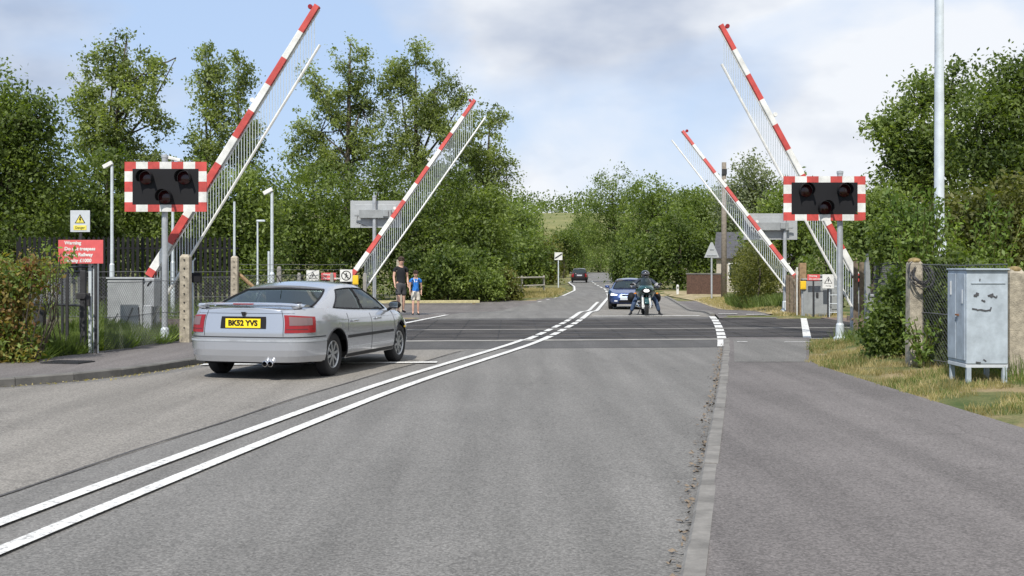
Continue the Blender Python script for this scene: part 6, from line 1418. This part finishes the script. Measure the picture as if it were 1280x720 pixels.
# ------------------------------------------------------------------ motorcycle and rider
def motorcycle():
    Y = 37.4; x = (806.5 - 640) * Y / F; z0 = float(rz(Y)) + .004; t = thing('motorcycle', (x, Y, z0), R(-3), 'dark green faired motorcycle facing us with its headlamp lit at the far stop line', 'motorcycle')
    # local: front of the bike towards -y
    for y, w_, r_ in ((-.72, .12, .31), (.72, .17, .31)):
        mb = MB(); hw = w_ / 2; mb.lathe([(r_ * .70, -hw * .8), (r_ * .85, -hw), (r_ * .97, -hw * .6), (r_, 0), (r_ * .97, hw * .6), (r_ * .85, hw), (r_ * .70, hw * .8)], (0, y, r_), 'X', 32); wh = mb.build('wheel', 'tyre', t, smooth=True)
        mb = MB(); mb.lathe([(r_ * .72, -hw * .7), (r_ * .66, -hw * .5), (r_ * .66, hw * .5), (r_ * .72, hw * .7)], (0, y, r_), 'X', 28)
        for k in range(5): a_ = k * 1.2566; mb.box((0, y + math.cos(a_) * r_ * .36, r_ + math.sin(a_) * r_ * .36), (.04, r_ * .66, .04), Matrix.Rotation(a_, 3, 'X'))
        mb.build('rim', 'rim', wh)
    for sx in (-1, 1):
        mb = MB(); mb.tube([(sx * .105, -.72, .31), (sx * .105, -.58, .66)], [.036, .034], 10); mb.tube([(sx * .105, -.60, .60), (sx * .10, -.42, .98)], .026, 8); mb.box((sx * .105, -.70, .34), (.05, .08, .14)); mb.build('fork_leg', 'white', t, smooth=False)
        mb = MB(); mb.lathe([(.13, -.004), (.13, .004), (.05, .004), (.05, -.004)], (sx * .068, -.72, .31), 'X', 24); mb.build('brake_disc', 'rim', t)
    mb = MB(); n = 12; vs = []
    for i in range(n + 1):
        a_ = R(20) + R(120) * i / n
        for w_ in (-.07, -.04, .04, .07): vs.append((w_, -.72 - math.cos(a_) * .345, .31 + math.sin(a_) * .345 + (.012 if abs(w_) < .05 else 0)))
    mb.add(vs, [(4 * i + k, 4 * i + k + 1, 4 * i + 5 + k, 4 * i + 4 + k) for i in range(n) for k in range(3)]); mg = mb.build('front_mudguard', 'teal', t, smooth=True); mg.modifiers.new('s', 'SOLIDIFY').thickness = .006
    # fairing: stacked outlines
    secs = [(.40, .10, -.40, .15), (.50, .20, -.50, .25), (.62, .255, -.56, .25), (.74, .29, -.64, .15), (.84, .31, -.74, .05), (.93, .30, -.78, -.05), (1.02, .25, -.74, -.15), (1.09, .19, -.66, -.25)]
    mb = MB(); n = 20; vs = []
    for z, hw, yf, yr in secs:
        for k in range(n + 1): a_ = math.pi * k / n; vs.append((math.cos(a_) * hw, yr + (yf - yr) * math.sin(a_) ** .8, z))
    w_ = n + 1; mb.add(vs, [(i * w_ + k, i * w_ + k + 1, (i + 1) * w_ + k + 1, (i + 1) * w_ + k) for i in range(len(secs) - 1) for k in range(n) if not (i < 3 and 6 <= k <= 13)])
    fo = mb.build('fairing', 'teal', t, smooth=True); fo.modifiers.new('s', 'SOLIDIFY').thickness = .012
    mb = MB(); mb.ball((0, -.755, .895), (.115, .05, .072), 16); hl = mb.build('headlamp', 'headlight_lit', t, smooth=True)
    mb = MB(); mb.ball((0, -.745, .893), (.165, .05, .10), 16); mb.build('lamp_surround', 'black', t, smooth=True)
    mb = MB(); vs = []
    for z, hw, yf, yr in ((1.08, .20, -.67, -.28), (1.18, .19, -.60, -.25), (1.28, .15, -.50, -.24), (1.35, .09, -.42, -.24)):
        for k in range(n + 1): a_ = math.pi * k / n; vs.append((math.cos(a_) * hw, yr + (yf - yr) * math.sin(a_), z))
    mb.add(vs, [(i * w_ + k, i * w_ + k + 1, (i + 1) * w_ + k + 1, (i + 1) * w_ + k) for i in range(3) for k in range(n)]); mb.build('windscreen', 'glass', t, smooth=True)
    mb = MB(); mb.tube([(-.34, -.22, 1.02), (-.12, -.38, 1.04), (.12, -.38, 1.04), (.34, -.22, 1.02)], .013, 8); mb.build('handlebar', 'dark_steel', t)
    for sx in (-1, 1):
        mb = MB(); mb.tube([(sx * .24, -.58, 1.0), (sx * .38, -.56, 1.10)], .010, 6); mb.ball((sx * .43, -.55, 1.12), (.075, .03, .045), 10); mb.build('mirror', 'black', t, smooth=True)
        mb = MB(); mb.ball((sx * .335, -.58, .80), (.045, .03, .03), 8); mb.build('indicator', 'amber', t, smooth=True)
        mb = MB(); mb.tube([(sx * .17, .05, .30), (sx * .22, .5, .33), (sx * .24, .95, .42)], [.035, .045, .055], 10); mb.build('exhaust', 'chrome', t, smooth=True)
        mb = MB(); mb.ball((sx * .40, .66, .62), (.13, .27, .19), 12); mb.build('pannier', 'black', t, smooth=True)
        mb = MB(); mb.tube([(sx * .14, .22, .34), (sx * .26, .22, .33)], .014, 6); mb.build('foot_peg', 'dark_steel', t)
    mb = MB(); mb.box((0, -.02, .42), (.34, .42, .34)); mb.tube([(-.06, -.3, .95), (0, .2, .6), (0, .72, .31)], .05, 8); mb.tube([(.07, .3, .34), (.07, .72, .31)], .03, 6); mb.tube([(-.07, .3, .34), (-.07, .72, .31)], .03, 6); mb.build('engine', 'dark_steel', t, bevel=.02)
    mb = MB(); mb.ball((0, -.02, .88), (.17, .30, .14), 14); mb.build('fuel_tank', 'teal', t, smooth=True)
    mb = MB(); mb.ball((0, .50, .79), (.15, .40, .07), 14); mb.build('saddle', 'black', t, smooth=True)
    mb = MB(); mb.tube([(-.12, -.05, .30), (-.24, -.02, .02)], .014, 6); mb.build('side_stand', 'dark_steel', t)
    # the rider
    r_ = thing('person', (x, Y, z0), R(-3), 'motorcyclist in dark jacket, jeans and black helmet with both feet down', 'person')
    J = dict(pelvis=(0, .34, .90), waist=(0, .28, 1.04), chest=(0, .14, 1.20), neckb=(0, .06, 1.32), neck=(0, .02, 1.36), head0=(0, -.01, 1.41), head1=(0, -.03, 1.47), head2=(0, -.02, 1.52))
    for n_, sg in (('R', -1), ('L', 1)):
        J['sh' + n_] = (sg * .20, .10, 1.27); J['el' + n_] = (sg * .40, -.05, 1.04); J['wr' + n_] = (sg * .33, -.22, 1.01); J['hip' + n_] = (sg * .12, .30, .84)
        J['knee' + n_] = (sg * .33, -.04, .50); J['ank' + n_] = (sg * .44, -.02, .10); J['toe' + n_] = (sg * .50, -.16, .035)
    for q in ('elR', 'elL'): pass
    figure(r_, J, 1.0, 'jacket', 'denim', 'leather', sleeve=1.0, short=False, shoe='leather')
    for sg in (-1, 1):
        mb = MB(); mb.tube([(sg * .335, .01, 1.11), (sg * .395, -.04, 1.05), (sg * .375, -.13, 1.025)], [.080, .080, .068], 10); mb.build('jacket_sleeve_panel', 'cloth_grey', r_, smooth=True)
    hc = Vector((0, -.02, 1.475)); mb = MB(); mb.ball(hc, (.135, .155, .145), 20); mb.box(hc + Vector((0, -.09, -.11)), (.15, .12, .07)); mb.build('helmet', 'black_gloss', r_, smooth=True)
    mb = MB(); mb.ball(hc + Vector((0, -.022, .008)), (.122, .145, .055), 20); mb.build('visor', 'visor', r_, smooth=True)
    mb = MB(); mb.ball(hc + Vector((0, -.115, -.035)), (.055, .03, .04), 10); mb.build('face', 'skin', r_, smooth=True)
    mb = MB(); mb.box((.03, -.02 - .0, 1.27), (.08, .02, .11)); mb.build('map_patch', 'white', r_); t.scale = r_.scale = (1.0, .9, .865)
motorcycle()
